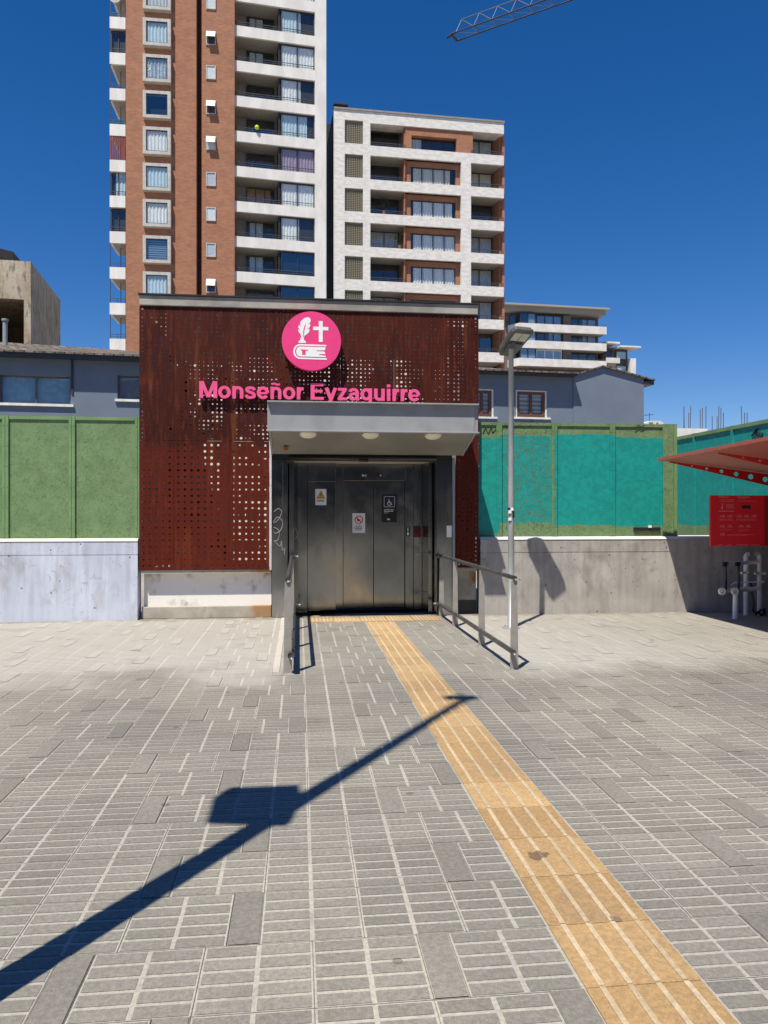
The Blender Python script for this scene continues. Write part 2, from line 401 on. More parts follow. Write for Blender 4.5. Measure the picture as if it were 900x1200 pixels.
# base
m_paintbase = mottled('worn_white_base_paint', (.30,.275,.23), (.78,.76,.72), 3.2, .8, bump=.3, bscale=30, lo=.28, hi=.46, stretch=(1,1,.8), detail=9)
def rusty(name, a, b, rz):
    m = MT(name, .85); x, y, z = m.xyz(); n = m.noise(5, 6, m.scaled(1,1,.5))
    c = m.mix(m.step(m.noise(3,5),.35,.65), a, b); c = m.mix(m.step(n, .5, .66), c, (.30,.14,.04)) if rz else c
    m.col(c); m.bump(m.noise(40,4), .4, .006); return m.m
def plinthmat():
    m = MT('raw_concrete_plinth', .85); x, y, z = m.xyz()
    c = m.mix(m.step(m.noise(3,6),.3,.7), (.33,.305,.255), (.45,.42,.365))
    k = m.math('MULTIPLY', m.step(m.math('ADD', x, m.math('MULTIPLY', m.noise(5,6), .9)), -.55, -.05), m.math('SUBTRACT', 1.0, m.step(x, -.4, -.3)))
    c = m.mix(m.math('MULTIPLY', k, .8), c, (.33,.16,.045)); c = m.mix(m.math('MULTIPLY', m.step(m.noise(9,6,m.scaled(1,1,.4)),.58,.72), .45), c, (.22,.13,.06))
    m.col(c); m.bump(m.noise(35,5), .35, .004); return m.m
m_plinth = plinthmat()
XPL = F0.u(318, 12.15)
mb = MB(); mb.box(XL+.04, XPL, 12.17, 12.45, .185, .70); obj('base_wall', mb, m_paintbase, kiosk, KM)
mb = MB(); mb.box(XL+.02, XPL, 12.08, 12.40, 0, .185); obj('plinth', mb, m_plinth, kiosk, KM, bevel=.01)
mb = MB(); mb.box(XL+.02, XPL, 12.02, 12.5, .70, ZB-.006); obj('base_coping', mb, m_plinth, kiosk, KM)
m_rustdoor = rusty('peeling_rusty_panel', (.42,.40,.34), (.30,.27,.20), True)
mb = MB(); mb.box(F0.u(533)+.02, XR-.01, 12.15, 12.4, .22, .70); obj('base_wall', mb, m_rustdoor, kiosk, KM)
mb = MB(); mb.box(F0.u(533)+.02, XR-.01, 12.14, 12.4, 0, .22); obj('plinth', mb, m_black, kiosk, KM)
mb = MB(); mb.box(F0.u(533)+.02, XR-.01, 12.05, 12.5, .70, ZB-.006); obj('base_coping', mb, m_plinth, kiosk, KM)

# stainless portal
PL, PR = F0.u(316), F0.u(532); IL, IR = F0.u(337,12.05), F0.u(511,12.05)      # outer and inner edges
DY = 12.85
mb = MB(); mb.box(PL, PL+.03, YF-.05, YF+.1, ZB-.01, 2.77); obj('portal_edge', mb, m_edge, kiosk, KM)
mb = MB(); mb.box(PL+.034, IL, YF, 12.3, .0, 2.45); mb.box(PL+.2, PL+.205, YF-.003, YF, .02, 2.4); obj('portal_column', mb, m_ss, kiosk, KM, bevel=.004)
mb = MB(); mb.box(IR, PR-.03, YF, 12.3, .0, 2.45); obj('portal_column', mb, m_ss, kiosk, KM, bevel=.004)
mb = MB(); mb.box(PR-.026, PR+.012, YF-.03, YF+.1, .0, 2.5); obj('portal_edge', mb, m_grey, kiosk, KM)
mb = MB(); mb.box(PL+.034, PR-.03, YF+.004, 12.4, 2.454, 2.62); obj('portal_header', mb, m_ssd, kiosk, KM)
mb = MB(); mb.tube([(IL+.01, YF-.03, 2.475), (IR-.01, YF-.03, 2.475)], .04, 14); mb.box(IL+1.1, IL+1.25, YF-.085, YF-.05, 2.42, 2.46); obj('shutter_roller', mb, m_ssd, kiosk, KM, smooth=True)
# recess
cabL, cabR = F0.u(360, 12.62), F0.u(393.5, 12.62)
mb = MB(); mb.prism([(IL+.02,12.3),(IL+.10,12.3),(IL+.16,12.62),(cabL,12.62),(cabL,13.05),(IL+.02,13.05)], 0, 2.45, 'z'); obj('recess_side', mb, m_ss, kiosk, KM)
mb = MB(); mb.prism([(IR-.02,12.3),(IR-.02,13.05),(IR-.12,13.05),(IR-.08,12.3)], 0, 2.45, 'z'); obj('recess_side', mb, m_ss, kiosk, KM)
mb = MB(); mb.box(cabL+.004, cabR, 12.60, 13.05, .03, 2.13); mb.box(cabL+.004, cabR, 12.605, 13.05, 2.136, 2.44); mb.tube([(cabL+.24,12.60,2.09),(cabL+.24,12.585,2.09)], .014, 12); obj('control_cabinet', mb, m_ss, kiosk, KM, bevel=.005)
d0, dm, d1 = F0.u(402,DY), F0.u(438,DY), F0.u(474.5,DY)
mb = MB(); mb.box(cabR+.004, d0-.004, DY-.03, 13.05, 0, 2.44); obj('door_jamb', mb, m_ss, kiosk, KM, bevel=.003)
mb = MB(); mb.box(d1+.004, F0.u(484,DY), DY-.03, 13.05, 0, 2.44); obj('door_jamb', mb, m_ss, kiosk, KM, bevel=.003)
mb = MB(); mb.box(F0.u(484,DY)+.004, IR-.11, DY-.06, 13.05, 0, 2.44); obj('call_panel', mb, m_ss, kiosk, KM, bevel=.003)
dl = []
for a, b in ((d0+.004, dm-.005), (dm+.005, d1-.004)):
    mb = MB(); mb.box(a, b, DY+.02, DY+.06, .03, 2.155); dl.append(obj('elevator_door', mb, m_ss, kiosk, KM, bevel=.003))
mb = MB(); mb.box(d0-.002, d1+.002, DY-.02, 13.05, 2.165, 2.44); obj('door_lintel', mb, m_ss, kiosk, KM, bevel=.003)
mb = MB(); mb.box(d0-.1, d1+.1, DY-.05, 13.05, 0, .026); obj('door_sill', mb, m_ssd, kiosk, KM)
p = at(437, 557, DY)
mb = MB(); mb.box(p.x-.12, p.x+.12, DY-.035, DY-.021, p.z-.045, p.z+.045); ind = obj('floor_indicator', mb, m_black, kiosk, KM, bevel=.004)
mb = MB()
for dx, r in ((-.17,.018), (-.125,.014), (.125,.014)): mb.tube([(p.x+dx, DY-.02, p.z-.005),(p.x+dx, DY-.042, p.z-.005)], r, 12)
obj('indicator_stud', mb, m_edge, kiosk, KM)
mb = MB(); mb.box(IL, IR, YF+.3, 13.05, 2.446, 2.452); obj('recess_ceiling', mb, plain('cream_ceiling', (.55,.50,.42), .6), kiosk, KM)
mb = MB(); mb.box(PL+.04, PR-.04, 13.06, 13.9, 0, 2.7); obj('shaft_wall', mb, m_dark, kiosk, KM)
# canopy: steel channel fascia and a soffit that drops towards the wall
CL, CR = -.45, 2.60; CY = 10.93; C0, C1 = 2.80, 3.19
mb = MB(); mb.box(CL+.05, CR-.05, CY+.075, CY+.10, C0, C1)
mb.box(CL, CR, CY, CY+.10, C1, C1+.022); mb.box(CL, CR, CY-.01, CY+.10, C0-.022, C0)
mb.box(CL, CR, CY+.09, CY+.1, C0, C1-.002); obj('canopy_fascia', mb, m_grey, kiosk, KM, bevel=.004)
for q in (CL+.02, CR-.05): mb = MB(); mb.prism([(CY+.104, C0-.01),(YF-.04, 2.53),(YF-.04, 3.16),(CY+.104, 3.16)], q, q+.03, 'x'); obj('canopy_cheek', mb, m_grey, kiosk, KM)
mb = MB(); mb.prism([(CY+.104, C0),(YF-.04, 2.535),(YF-.04, 2.56),(CY+.104, C0+.025)], CL+.052, CR-.052, 'x'); obj('canopy_soffit', mb, m_under, kiosk, KM)
mb = MB(); mb.box(CL, CR, CY+.104, YF-.04, 3.165, 3.19); obj('canopy_roof', mb, m_grey, kiosk, KM)
m_lamp = plain('cream_lamp_cover', (.78,.75,.62), .4)
for px in (361, 434, 507):
    x = F0.u(px, 11.2); mb = MB(); z = C0-.045
    ring = [(.125,0),(.125,-.02),(.10,-.045),(.06,-.058),(0.001,-.062)]
    for i in range(4):
        (ra,za),(rb,zb) = ring[i], ring[i+1]
        for j in range(20):
            q0, q1 = 2*math.pi*j/20, 2*math.pi*(j+1)/20
            mb.face([(ra*math.cos(q0),ra*math.sin(q0),za),(ra*math.cos(q1),ra*math.sin(q1),za),(rb*math.cos(q1),rb*math.sin(q1),zb),(rb*math.cos(q0),rb*math.sin(q0),zb)])
    obj('downlight', mb, m_lamp, kiosk, T(x, 11.17, z+.045-.02) @ Matrix.Rotation(R(-14), 4, 'X'), smooth=True)
p = at(335, 525, 11.6)
mb = MB(); mb.box(p.x-.035, p.x+.035, 11.58, 11.65, p.z-.04, p.z+.03); obj('beacon', mb, plain('orange_plastic', (.30,.12,.02), .4), kiosk, KM, bevel=.01)

# scratched graffiti on the steel
m_scr = plain('scratched_paint', (.34,.34,.34), .6)
def squiggle(pts, Y, r, name='graffiti_scratch'):
    P = [at(px, py, Y) for px, py in pts]; out = []
    for i in range(len(P)-1):
        a, b, c, d = P[max(i-1,0)], P[i], P[i+1], P[min(i+2,len(P)-1)]
        for t in (0,.25,.5,.75): out.append(.5*((2*b)+(c-a)*t+(2*a-5*b+4*c-d)*t*t+(3*b-a-3*c+d)*t**3))
    out.append(P[-1]); mb = MB(); mb.tube(out, r, 5); return mb
obj('graffiti_scratch', squiggle([(321,600),(326,596),(330,600),(326,609),(320,613),(325,606),(331,611),(329,621),(322,625),(320,618),(327,622),(326,632),(321,634)], YF-.003, .004), m_scr, kiosk, KM)
obj('graffiti_scratch', squiggle([(322,634),(328,640),(330,634),(331,645),(334,642),(333,650)], YF-.003, .004), m_scr, kiosk, KM)
obj('graffiti_scratch', squiggle([(342,628),(346,620),(349,626),(345,632),(341,626),(347,618),(349,634)], 12.29, .004), m_scr, kiosk, T(.0,-.004,0))
obj('graffiti_scratch', squiggle([(484,646),(490,648),(496,645)], DY-.064, .004), m_scr, kiosk, KM)
obj('graffiti_scratch', squiggle([(485,693),(491,694),(496,691)], DY-.064, .004), m_scr, kiosk, KM)

# ------------------------------------------------------------------ signs
m_pink = plain('pink_enamel', (.80,.055,.22), .4, 0, .03)
m_sw = plain('white_sign_paint', (.85,.85,.84), .4, 0, .02)
m_sk = plain('black_sign_paint', (.012,.012,.014), .35, 0, .02)
m_navy = plain('navy_sign_paint', (.012,.02,.06), .35, 0, .02)
m_yel = plain('yellow_sign_paint', (.75,.42,.02), .4, 0, .02)
m_redink = plain('red_sign_paint', (.55,.02,.03), .4, 0, .02)
c = at(365, 399.5, YF-.18); RD = .452
disc = thing('station_emblem_sign', 'round pink station sign with white feather, cross and book', 'sign', T(c.x, YF-.18, c.z))
n = 64; poly = [(RD*math.cos(2*math.pi*i/n), RD*math.sin(2*math.pi*i/n)) for i in range(n)]
mb = MB(); mb.prism(poly, 0, .10); obj('disc', mb, m_pink, disc)
mb = MB(); mb.tube([(-.2,.1,0),(-.2,.178,0)], .02); mb.tube([(.2,.1,0),(.2,.178,0)], .02); obj('bracket', mb, m_black, disc)
def em(pts): return [((x-405)/315*RD, (440-y)/315*RD) for x, y in pts]
def arc(cx, cy, rx, ry, a0, a1, n=10): return [(cx+rx*math.cos(R(a0+(a1-a0)*i/n)), cy-ry*math.sin(R(a0+(a1-a0)*i/n))) for i in range(n+1)]
def icon(name, polys, mat, y0=-.004, y1=-.0005):
    mb = MB()
    for q in polys: mb.prism(em(q), y0, y1)
    obj(name, mb, mat, disc)
icon('feather_emblem', [[(298,412),(291,375),(268,348),(262,322),(286,333),(266,303),(270,272),(294,292),(283,262),(292,235),(315,212),(340,194),(372,189),(393,203),(397,230),(386,254),(365,266),(394,260),(391,288),(374,308),(354,318),(386,312),(381,343),(364,366),(336,384),(322,412)]], m_sw)
icon('feather_vein', [[(316,400),(318,330),(330,285),(345,252),(340,290),(328,335),(322,400)]], m_pink, -.006, -.0042)
icon('inkwell_emblem', [[(286,411),(326,411),(324,430),(344,448),(346,465),(268,465),(270,448),(289,430)]], m_sw)
icon('cross_emblem', [[(483,226),(525,226),(525,288),(585,288),(585,325),(525,325),(525,450),(483,450),(483,325),(423,325),(423,288),(483,288)]], m_sw)
outer = [(568,481)] + arc(285,557,73,80,95,265,14) + [(568,639),(568,622)] + arc(288,557,57,64,262,98,14) + [(560,496)]
icon('book_cover_emblem', [outer], m_sw)
body = [(556,504)] + arc(285,556,42,53,95,265,12) + [(558,611),(556,598),(486,588),(488,580),(552,580),(545,551),(462,549),(460,541),(549,538)]
icon('book_pages_emblem', [body], m_sw)
icon('bookmark_emblem', [[(290,534),(370,536),(366,547),(342,546),(342,594),(322,588),(306,594),(306,547),(292,545)]], m_pink, -.006, -.0042)

W_ = .175
def arcp(cx, cy, rx, ry, a0, a1, n=14): return [(cx+rx*math.cos(R(a0+(a1-a0)*i/n)), cy+ry*math.sin(R(a0+(a1-a0)*i/n))) for i in range(n+1)]
def smooth(P, k=4):
    o_ = []
    for i in range(len(P)-1):
        a, b, c, d = (Vector(P[j]) for j in (max(i-1,0), i, i+1, min(i+2,len(P)-1)))
        for q in range(k): t = q/k; v = .5*((2*b)+(c-a)*t+(2*a-5*b+4*c-d)*t*t+(3*b-a-3*c+d)*t**3); o_.append((v.x, v.y))
    return o_+[P[-1]]
NST = [([(.145,0),(.145,.74)],W_), ([(.16,.40)]+arcp(.335,.45,.185,.20,165,0)+[(.52,0)],W_)]
GLY = {   # centre lines and widths of a bold grotesque; cap height 1
 'M': (.94, [([(.12,0),(.12,1)],.19), ([(.82,0),(.82,1)],.19), ([(.155,1),(.47,.06)],.17), ([(.785,1),(.47,.06)],.17)]),
 'o': (.67, [(arcp(.335,.37,.225,.29,0,360,26),W_)]),
 'n': (.66, NST), 'ñ': (.66, NST+[(smooth([(.15,.87),(.20,.925),(.28,.925),(.38,.875),(.46,.87),(.52,.93)]),.10)]),
 's': (.60, [(smooth([(.50,.52),(.44,.625),(.29,.66),(.15,.61),(.13,.50),(.22,.42),(.38,.35),(.48,.26),(.47,.13),(.31,.075),(.15,.10),(.085,.22)],5),.165)]),
 'e': (.65, [(arcp(.33,.37,.225,.29,-38,-360,24),.175), ([(.14,.345),(.55,.345)],.12)]),
 'r': (.43, [([(.145,0),(.145,.74)],W_), (smooth([(.16,.36),(.19,.55),(.27,.635),(.40,.645)]),.18)]),
 'E': (.74, [([(.13,0),(.13,1)],.2), ([(.13,.915),(.68,.915)],.17), ([(.13,.525),(.64,.525)],.16), ([(.13,.085),(.70,.085)],.17)]),
 'y': (.62, [([(.085,.74),(.32,.06)],.185), ([(.555,.74),(.31,-.02),(.25,-.14),(.16,-.185),(.06,-.18)],.175)]),
 'z': (.58, [([(.06,.66),(.52,.66)],.16), ([(.44,.66),(.13,.08)],.18), ([(.05,.08),(.54,.08)],.16)]),
 'a': (.63, [([(.47,.54),(.47,.14),(.52,0)],.18), (smooth([(.11,.51),(.15,.61),(.28,.66),(.41,.63),(.47,.52)]),.165), (smooth([(.47,.43),(.26,.39),(.14,.33),(.115,.20),(.18,.09),(.30,.075),(.42,.14),(.47,.26)]),.155)]),
 'g': (.67, [(arcp(.31,.38,.205,.28,0,360,24),.175), (smooth([(.52,.74),(.52,.30),(.52,-.04),(.46,-.16),(.31,-.20),(.16,-.17),(.10,-.09)]),.175)]),
 'u': (.66, [([(.14,.74),(.14,.28)]+arcp(.325,.27,.185,.19,180,345)+[(.50,.30)],W_), ([(.515,0),(.515,.74)],W_)]),
 'i': (.29, [([(.145,0),(.145,.74)],W_), ([(.145,.84),(.145,1.0)],W_)])}
def stroke(mb, P, w, y0, y1, X, Z, sx, sz):
    n = len(P); closed = n > 3 and abs(P[0][0]-P[-1][0]) < 1e-6 and abs(P[0][1]-P[-1][1]) < 1e-6
    if closed: P = P[:-1]; n -= 1
    V = [Vector(p) for p in P]; L = []; Q = []
    for i in range(n):
        a = V[(i-1) % n] if (i or closed) else V[i]; b = V[(i+1) % n] if (i < n-1 or closed) else V[i]
        t1 = (V[i]-a); t2 = (b-V[i]); t1 = t1.normalized() if t1.length else t2.normalized(); t2 = t2.normalized() if t2.length else t1
        n1 = Vector((-t1.y,t1.x)); n2 = Vector((-t2.y,t2.x)); m = (n1+n2).normalized(); k = w/2/max(.5, m.dot(n1))
        L.append(V[i]+m*k); Q.append(V[i]-m*k)
    base = len(mb.v)
    for p, q in zip(L, Q):
        for v in (p, q):
            for y in (y0, y1): mb.v.append((X+v.x*sx, y, Z+v.y*sz))
    def f(*ix): mb.f.append(tuple(base+i for i in ix)); mb.m.append(0); mb.c.append(None)
    for i in range(n if closed else n-1):
        j = (i+1) % n; a, b = 4*i, 4*j
        f(a, a+2, b+2, b); f(a+1, b+1, b+3, a+3); f(a, b, b+1, a+1); f(a+2, a+3, b+3, b+2)
    if not closed: f(0,1,3,2); e_ = 4*(n-1); f(e_,e_+2,e_+3,e_+1)
def letters(text, root, mat, width, height, depth, name='letter'):
    tot = sum(GLY[c][0] if c != ' ' else .30 for c in text); sx = width/(tot-.08); x = -.03
    for c in text:
        if c == ' ': x += .30; continue
        adv, st = GLY[c]; mb = MB()
        for i, (P, w) in enumerate(st): stroke(mb, P, w, -.0007*i, depth-.0007*i, x*sx, 0, sx, height)
        obj(name, mb, mat, root); x += adv
LX0, LX1 = F0.u(233.5, YF-.09), F0.u(491.5, YF-.09)
c = at(235, 463.5, YF-.09)
name_s = thing('station_name_sign', 'row of raised pink letters reading Monseñor Eyzaguirre above the canopy', 'sign', T(LX0, YF-.09, c.z-.035))
letters('Monseñor Eyzaguirre', name_s, plain('rose_pink_enamel', (.82,.10,.27), .4, 0, .04), LX1-LX0, .255, .045)
mb = MB()
for i in range(13): mb.tube([(.09+i*.27, .04, .1),(.09+i*.27, .088, .1)], .008, 6)
obj('stand_off', mb, m_black, name_s)

def plate(name, label, px0, py0, px1, py1, Y, mat, cat='sign'):
    a, b = at(px0, py1, Y), at(px1, py0, Y); w, h = b.x-a.x, b.z-a.z
    t = thing(name, label, cat, T(a.x, Y, a.z)); mb = MB(); mb.box(0, w, 0, .006, 0, h); obj('plate', mb, mat, t, bevel=.002)
    return t, w, h
def bars(mb, x0, x1, z, h, wlist):
    """a line of print too small to read"""
    x = x0
    for w in wlist:
        if x+w > x1: break
        mb.box(x, x+w, -.0015, -.0003, z, z+h); x += w + h*.6
rb = random.Random(5)
def line(mb, x0, x1, z, h): bars(mb, x0, x1, z, h, [rb.uniform(h*1.2, h*4) for _ in range(40)])
t, w, h = plate('hazard_sign', 'white sticker with yellow warning triangle on the stainless cabinet', 369.5, 573, 382.5, 592, 12.592, m_sw)
mb = MB(); mb.prism([(w*.12,h*.42),(w*.88,h*.42),(w*.5,h*.88)], -.002, -.0003); obj('triangle', mb, m_sk, t)
mb = MB(); mb.prism([(w*.2,h*.455),(w*.8,h*.455),(w*.5,h*.81)], -.0035, -.0022); obj('triangle_fill', mb, m_yel, t)
mb = MB(); mb.prism([(w*.5,h*.76),(w*.41,h*.60),(w*.49,h*.61),(w*.45,h*.47),(w*.58,h*.64),(w*.50,h*.63)], -.005, -.0037); obj('bolt', mb, m_sk, t)
mb = MB(); line(mb, w*.15, w*.85, h*.29, h*.04); line(mb, w*.2, w*.8, h*.22, h*.035); obj('print', mb, m_sk, t)
t, w, h = plate('prohibition_sign', 'white sticker with red prohibition circle on the left elevator door', 413, 601.5, 428, 624.5, DY+.012, m_sw)
def ringp(mb, cx, cz, r0, r1, y0, y1, n=28):
    for i in range(n):
        a, b = 2*math.pi*i/n, 2*math.pi*(i+1)/n
        mb.prism([(cx+r0*math.cos(a),cz+r0*math.sin(a)),(cx+r1*math.cos(a),cz+r1*math.sin(a)),(cx+r1*math.cos(b),cz+r1*math.sin(b)),(cx+r0*math.cos(b),cz+r0*math.sin(b))], y0, y1)
mb = MB(); r_ = w*.31; ringp(mb, w*.5, h*.66, r_*.86, r_*1.06, -.003, -.0005)
q = r_*.62; mb.prism([(w*.5-q-.006,h*.66+q-.006),(w*.5+q-.006,h*.66-q-.006),(w*.5+q+.006,h*.66-q+.006),(w*.5-q+.006,h*.66+q+.006)], -.0055, -.0032); obj('prohibition_ring', mb, m_redink, t)
mb = MB(); mb.prism([(w*.38,h*.60),(w*.62,h*.60),(w*.60,h*.70),(w*.52,h*.68),(w*.44,h*.75),(w*.36,h*.70)], -.003, -.0005); obj('pictogram', mb, m_sk, t)
mb = MB(); line(mb, w*.22, w*.8, h*.33, h*.035); line(mb, w*.12, w*.88, h*.22, h*.05); line(mb, w*.2, w*.8, h*.14, h*.03); obj('print', mb, m_sk, t)
t, w, h = plate('accessibility_sign', 'black sticker with white wheelchair symbol on the right elevator door', 447.5, 579.5, 465, 612, DY+.012, m_sk)
mb = MB(); a0, a1, b0, b1 = w*.14, w*.86, h*.55, h*.93; mb.box(a0, a1, -.0012, -.0003, b0, b1); obj('symbol_field', mb, m_navy, t)
mb = MB(); e = .006
for (p0,p1,q0,q1) in ((a0,a1,b0,b0+e),(a0,a1,b1-e,b1),(a0,a0+e,b0,b1),(a1-e,a1,b0,b1)): mb.box(p0,p1,-.0035,-.0015,q0,q1)
obj('symbol_border', mb, m_sw, t)
mb = MB(); cx, cz = w*.49, h*.68; s = w*.1
hd = [(cx-s*.1+s*.42*math.cos(i*.628), cz+s*2.1+s*.42*math.sin(i*.628)) for i in range(10)]; mb.prism(hd, -.004, -.0015)
mb.prism([(cx-s*.35,cz+s*.3),(cx+s*.1,cz+s*.2),(cx+s*.15,cz+s*1.6),(cx-s*.35,cz+s*1.6)], -.0040, -.0015)
mb.prism([(cx,cz+s*.15),(cx+s*1.0,cz+s*.15),(cx+s*1.5,cz-s*1.0),(cx+s*1.95,cz-s*.8),(cx+s*1.35,cz+s*.55),(cx,cz+s*.55)], -.0046, -.0041)
mb.prism([(cx+.0,cz+s*.95),(cx+s*.9,cz+s*.95),(cx+s*.9,cz+s*1.2),(cx,cz+s*1.2)], -.0046, -.0041)
for i in range(11, 34):
    a, b = math.pi*2*i/36, math.pi*2*(i+1)/36; o_, i_ = s*1.35, s*1.0
    mb.prism([(cx+i_*math.cos(a),cz-s*.2+i_*math.sin(a)),(cx+o_*math.cos(a),cz-s*.2+o_*math.sin(a)),(cx+o_*math.cos(b),cz-s*.2+o_*math.sin(b)),(cx+i_*math.cos(b),cz-s*.2+i_*math.sin(b))], -.0052, -.0047)
obj('wheelchair_symbol', mb, m_sw, t)
mb = MB(); line(mb, w*.14, w*.85, h*.45, h*.02); line(mb, w*.14, w*.85, h*.385, h*.028); line(mb, w*.14, w*.5, h*.33, h*.015); line(mb, w*.35, w*.66, h*.08, h*.05); obj('print', mb, m_sw, t)
t, w, h = plate('intercom_sticker', 'small black and white sticker on the jamb right of the doors', 475.8, 617, 480.5, 628.5, DY-.04, m_sk)
mb = MB(); mb.box(w*.25, w*.75, -.002, 0, h*.1, h*.4); mb.box(w*.35, w*.6, -.002, 0, h*.5, h*.9); obj('print', mb, m_sw, t)
t, w, h = plate('call_button_panel', 'small dark red call button panel beside the elevator doors', 485, 616, 493.5, 629.5, DY-.068, plain('dark_red_panel', (.12,.01,.012), .4))
mb = MB(); ringp(mb, w*.5, h*.66, w*.22, w*.34, -.004, 0, 16); obj('button_ring', mb, m_sk, t)
mb = MB(); line(mb, w*.2, w*.8, h*.15, h*.08); obj('print', mb, m_redink, t)
t, w, h = plate('white_notice_card', 'small blank white card on the right stainless column', 523.5, 616, 529.5, 629.5, YF-.008, m_sw)
mb = MB(); mb.tube([(w*.5,-.003,h*.88),(w*.5,0,h*.88)], .006, 8); obj('rivet', mb, m_sk, t)

# ------------------------------------------------------------------ handrails
m_post = plain('galvanised_post', (.36,.34,.31), .5, .35)
m_tube = mottled('worn_grey_rail', (.085,.085,.085), (.16,.155,.145), 14, .42, .5, bump=.2, bscale=50)
def handrail(name, label, x, ys, side):
    r = thing(name, label, 'handrail', T(x, ys[0], 0), 'handrails either side of the elevator ramp')
    for y in ys:
        mb = MB(); mb.prism([(-.043,0),(.043,0),(.030,.93),(-.030,.93)], -.009, .009); mb.box(-.07,.07,-.05,.05,0,.008)
        obj('post', mb, m_post, r, T(x, y, 0), bevel=.002)
    i = -side*.055
    def rail(z, yn, yf):
        return [(x+i*.6, yn, z)] + [(x+i*.6, yn+(yf-yn)*t/8, z) for t in range(1,9)] + [(x+i*.9, yf+.06, z-.004), (x+i*2.2, yf+.1, z-.01)]
    mb = MB(); mb.tube([(p[0]-i*.6, p[1], p[2]) for p in rail(.955, ys[0]-.03, ys[-1]-.08)], .024, 14); obj('top_rail', mb, m_tube, r, KM, smooth=True)
    mb = MB(); mb.tube(rail(.20, ys[0]-.10, ys[-1]-.05), .027 if side > 0 else .034, 14)
    for y in ys: mb.tube([(x, y+.012, .2), (x+i*.6, y+.012, .2)], .012, 8)
    obj('lower_rail', mb, m_tube, r, KM, smooth=True)
    if side < 0:
        mb = MB()
        for t in (.05,.35,.7): mb.tube([(x+i*.6, ys[0]+t, .2), (x+i*.6, ys[0]+t+.012, .2)], .037, 14)
        obj('rail_clamp', mb, m_black, r, KM)
handrail('handrail', 'grey handrail seen along its length, left of the yellow strip', -.115, [7.83, 9.25, 10.7, 11.9], -1)
handrail('handrail', 'grey two-rail handrail on flat posts, right of the yellow strip', 2.22, [7.78, 9.21, 10.82, 11.88], 1)
mb = MB(); mb.box(-.27, -.20, 7.9, 11.98, 0, .012); struct(obj('kerb', mb, m_bar, bevel=.004))

# ------------------------------------------------------------------ concrete walls and hoarding
def wallmat(name, a, b, stain, sz):
    m = MT(name, .85); x, y, z = m.xyz()
    c = m.mix(m.step(m.noise(1.6,6),.3,.7), a, b)
    st = m.math('MULTIPLY', m.step(m.noise(3.2, 9, m.scaled(1.3,1,.8), dist=.5), .46, .72), m.step(m.noise(.8,3),.32,.52)); c = m.mix(m.math('MULTIPLY', st, .6), c, stain)
    c = m.mix(1.0, c, m.mix(m.step(m.noise(2.5, 9, m.scaled(4,1,.35)),.32,.68), (.86,.855,.85), (1.08,1.08,1.08)), 'MULTIPLY')
    dk = m.step(m.noise(6.5, 10, m.scaled(1,1,.8), dist=2.2), .60, .70); c = m.mix(m.math('MULTIPLY', dk, .45), c, tuple(v*.55 for v in stain))
    lw = m.step(m.math('ADD', m.math('MULTIPLY', z, -1), m.math('MULTIPLY', m.noise(4,5), .18)), -.22, -.08); c = m.mix(m.math('MULTIPLY', lw, .35), c, b)
    pk = m.n('ShaderNodeTexVoronoi'); pk.inputs['Scale'].default_value = 5.5; m.l(m.P, pk.inputs['Vector'])
    c = m.mix(m.math('MULTIPLY', m.math('LESS_THAN', pk.outputs[0], .075), .8), c, (.05,.05,.05))
    m.col(c); m.bump(m.noise(38,5), .3, .006); return m.m
m_wl = wallmat('bluish_white_painted_concrete', (.46,.50,.60), (.54,.58,.68), (.33,.32,.34), 1)
m_wr = wallmat('grey_streaked_concrete', (.30,.285,.262), (.40,.385,.355), (.20,.175,.155), 1)
m_cap = mottled('cream_wall_cap', (.56,.53,.45), (.66,.63,.55), 2, .8, bump=.2)
def wall(name, label, x0, x1, mat, cap):
    t = thing(name, label, 'wall', T((x0+x1)/2, 12.0, 0))
    mb = MB(); mb.prism([(11.97,0),(12.25,0),(12.25,.985),(11.995,.985)], x0, x1, 'x'); obj('wall_body', mb, mat, t, KM)
    mb = MB(); mb.box(x0, x1, 11.995, 12.25, .997, 1.195); mb.box(x0+.01, x1-.01, 12.0, 12.24, .98, 1.0); obj('upper_course', mb, mat, t, KM)
    mb = MB(); mb.prism([(11.985,1.198),(12.25,1.198),(12.25,1.25),(12.02,1.235)], x0, x1, 'x'); obj('wall_cap', mb, cap, t, KM)
wall('concrete_wall', 'bluish white painted concrete wall under the plain green hoarding', -13, XL-.02, m_wl, m_cap)
wall('concrete_wall', 'bare grey streaked concrete wall under the turquoise painted hoarding', XR+.03, 8.6, m_wr, mottled('pale_wall_cap', (.55,.54,.50), (.66,.65,.61), 2, .8))

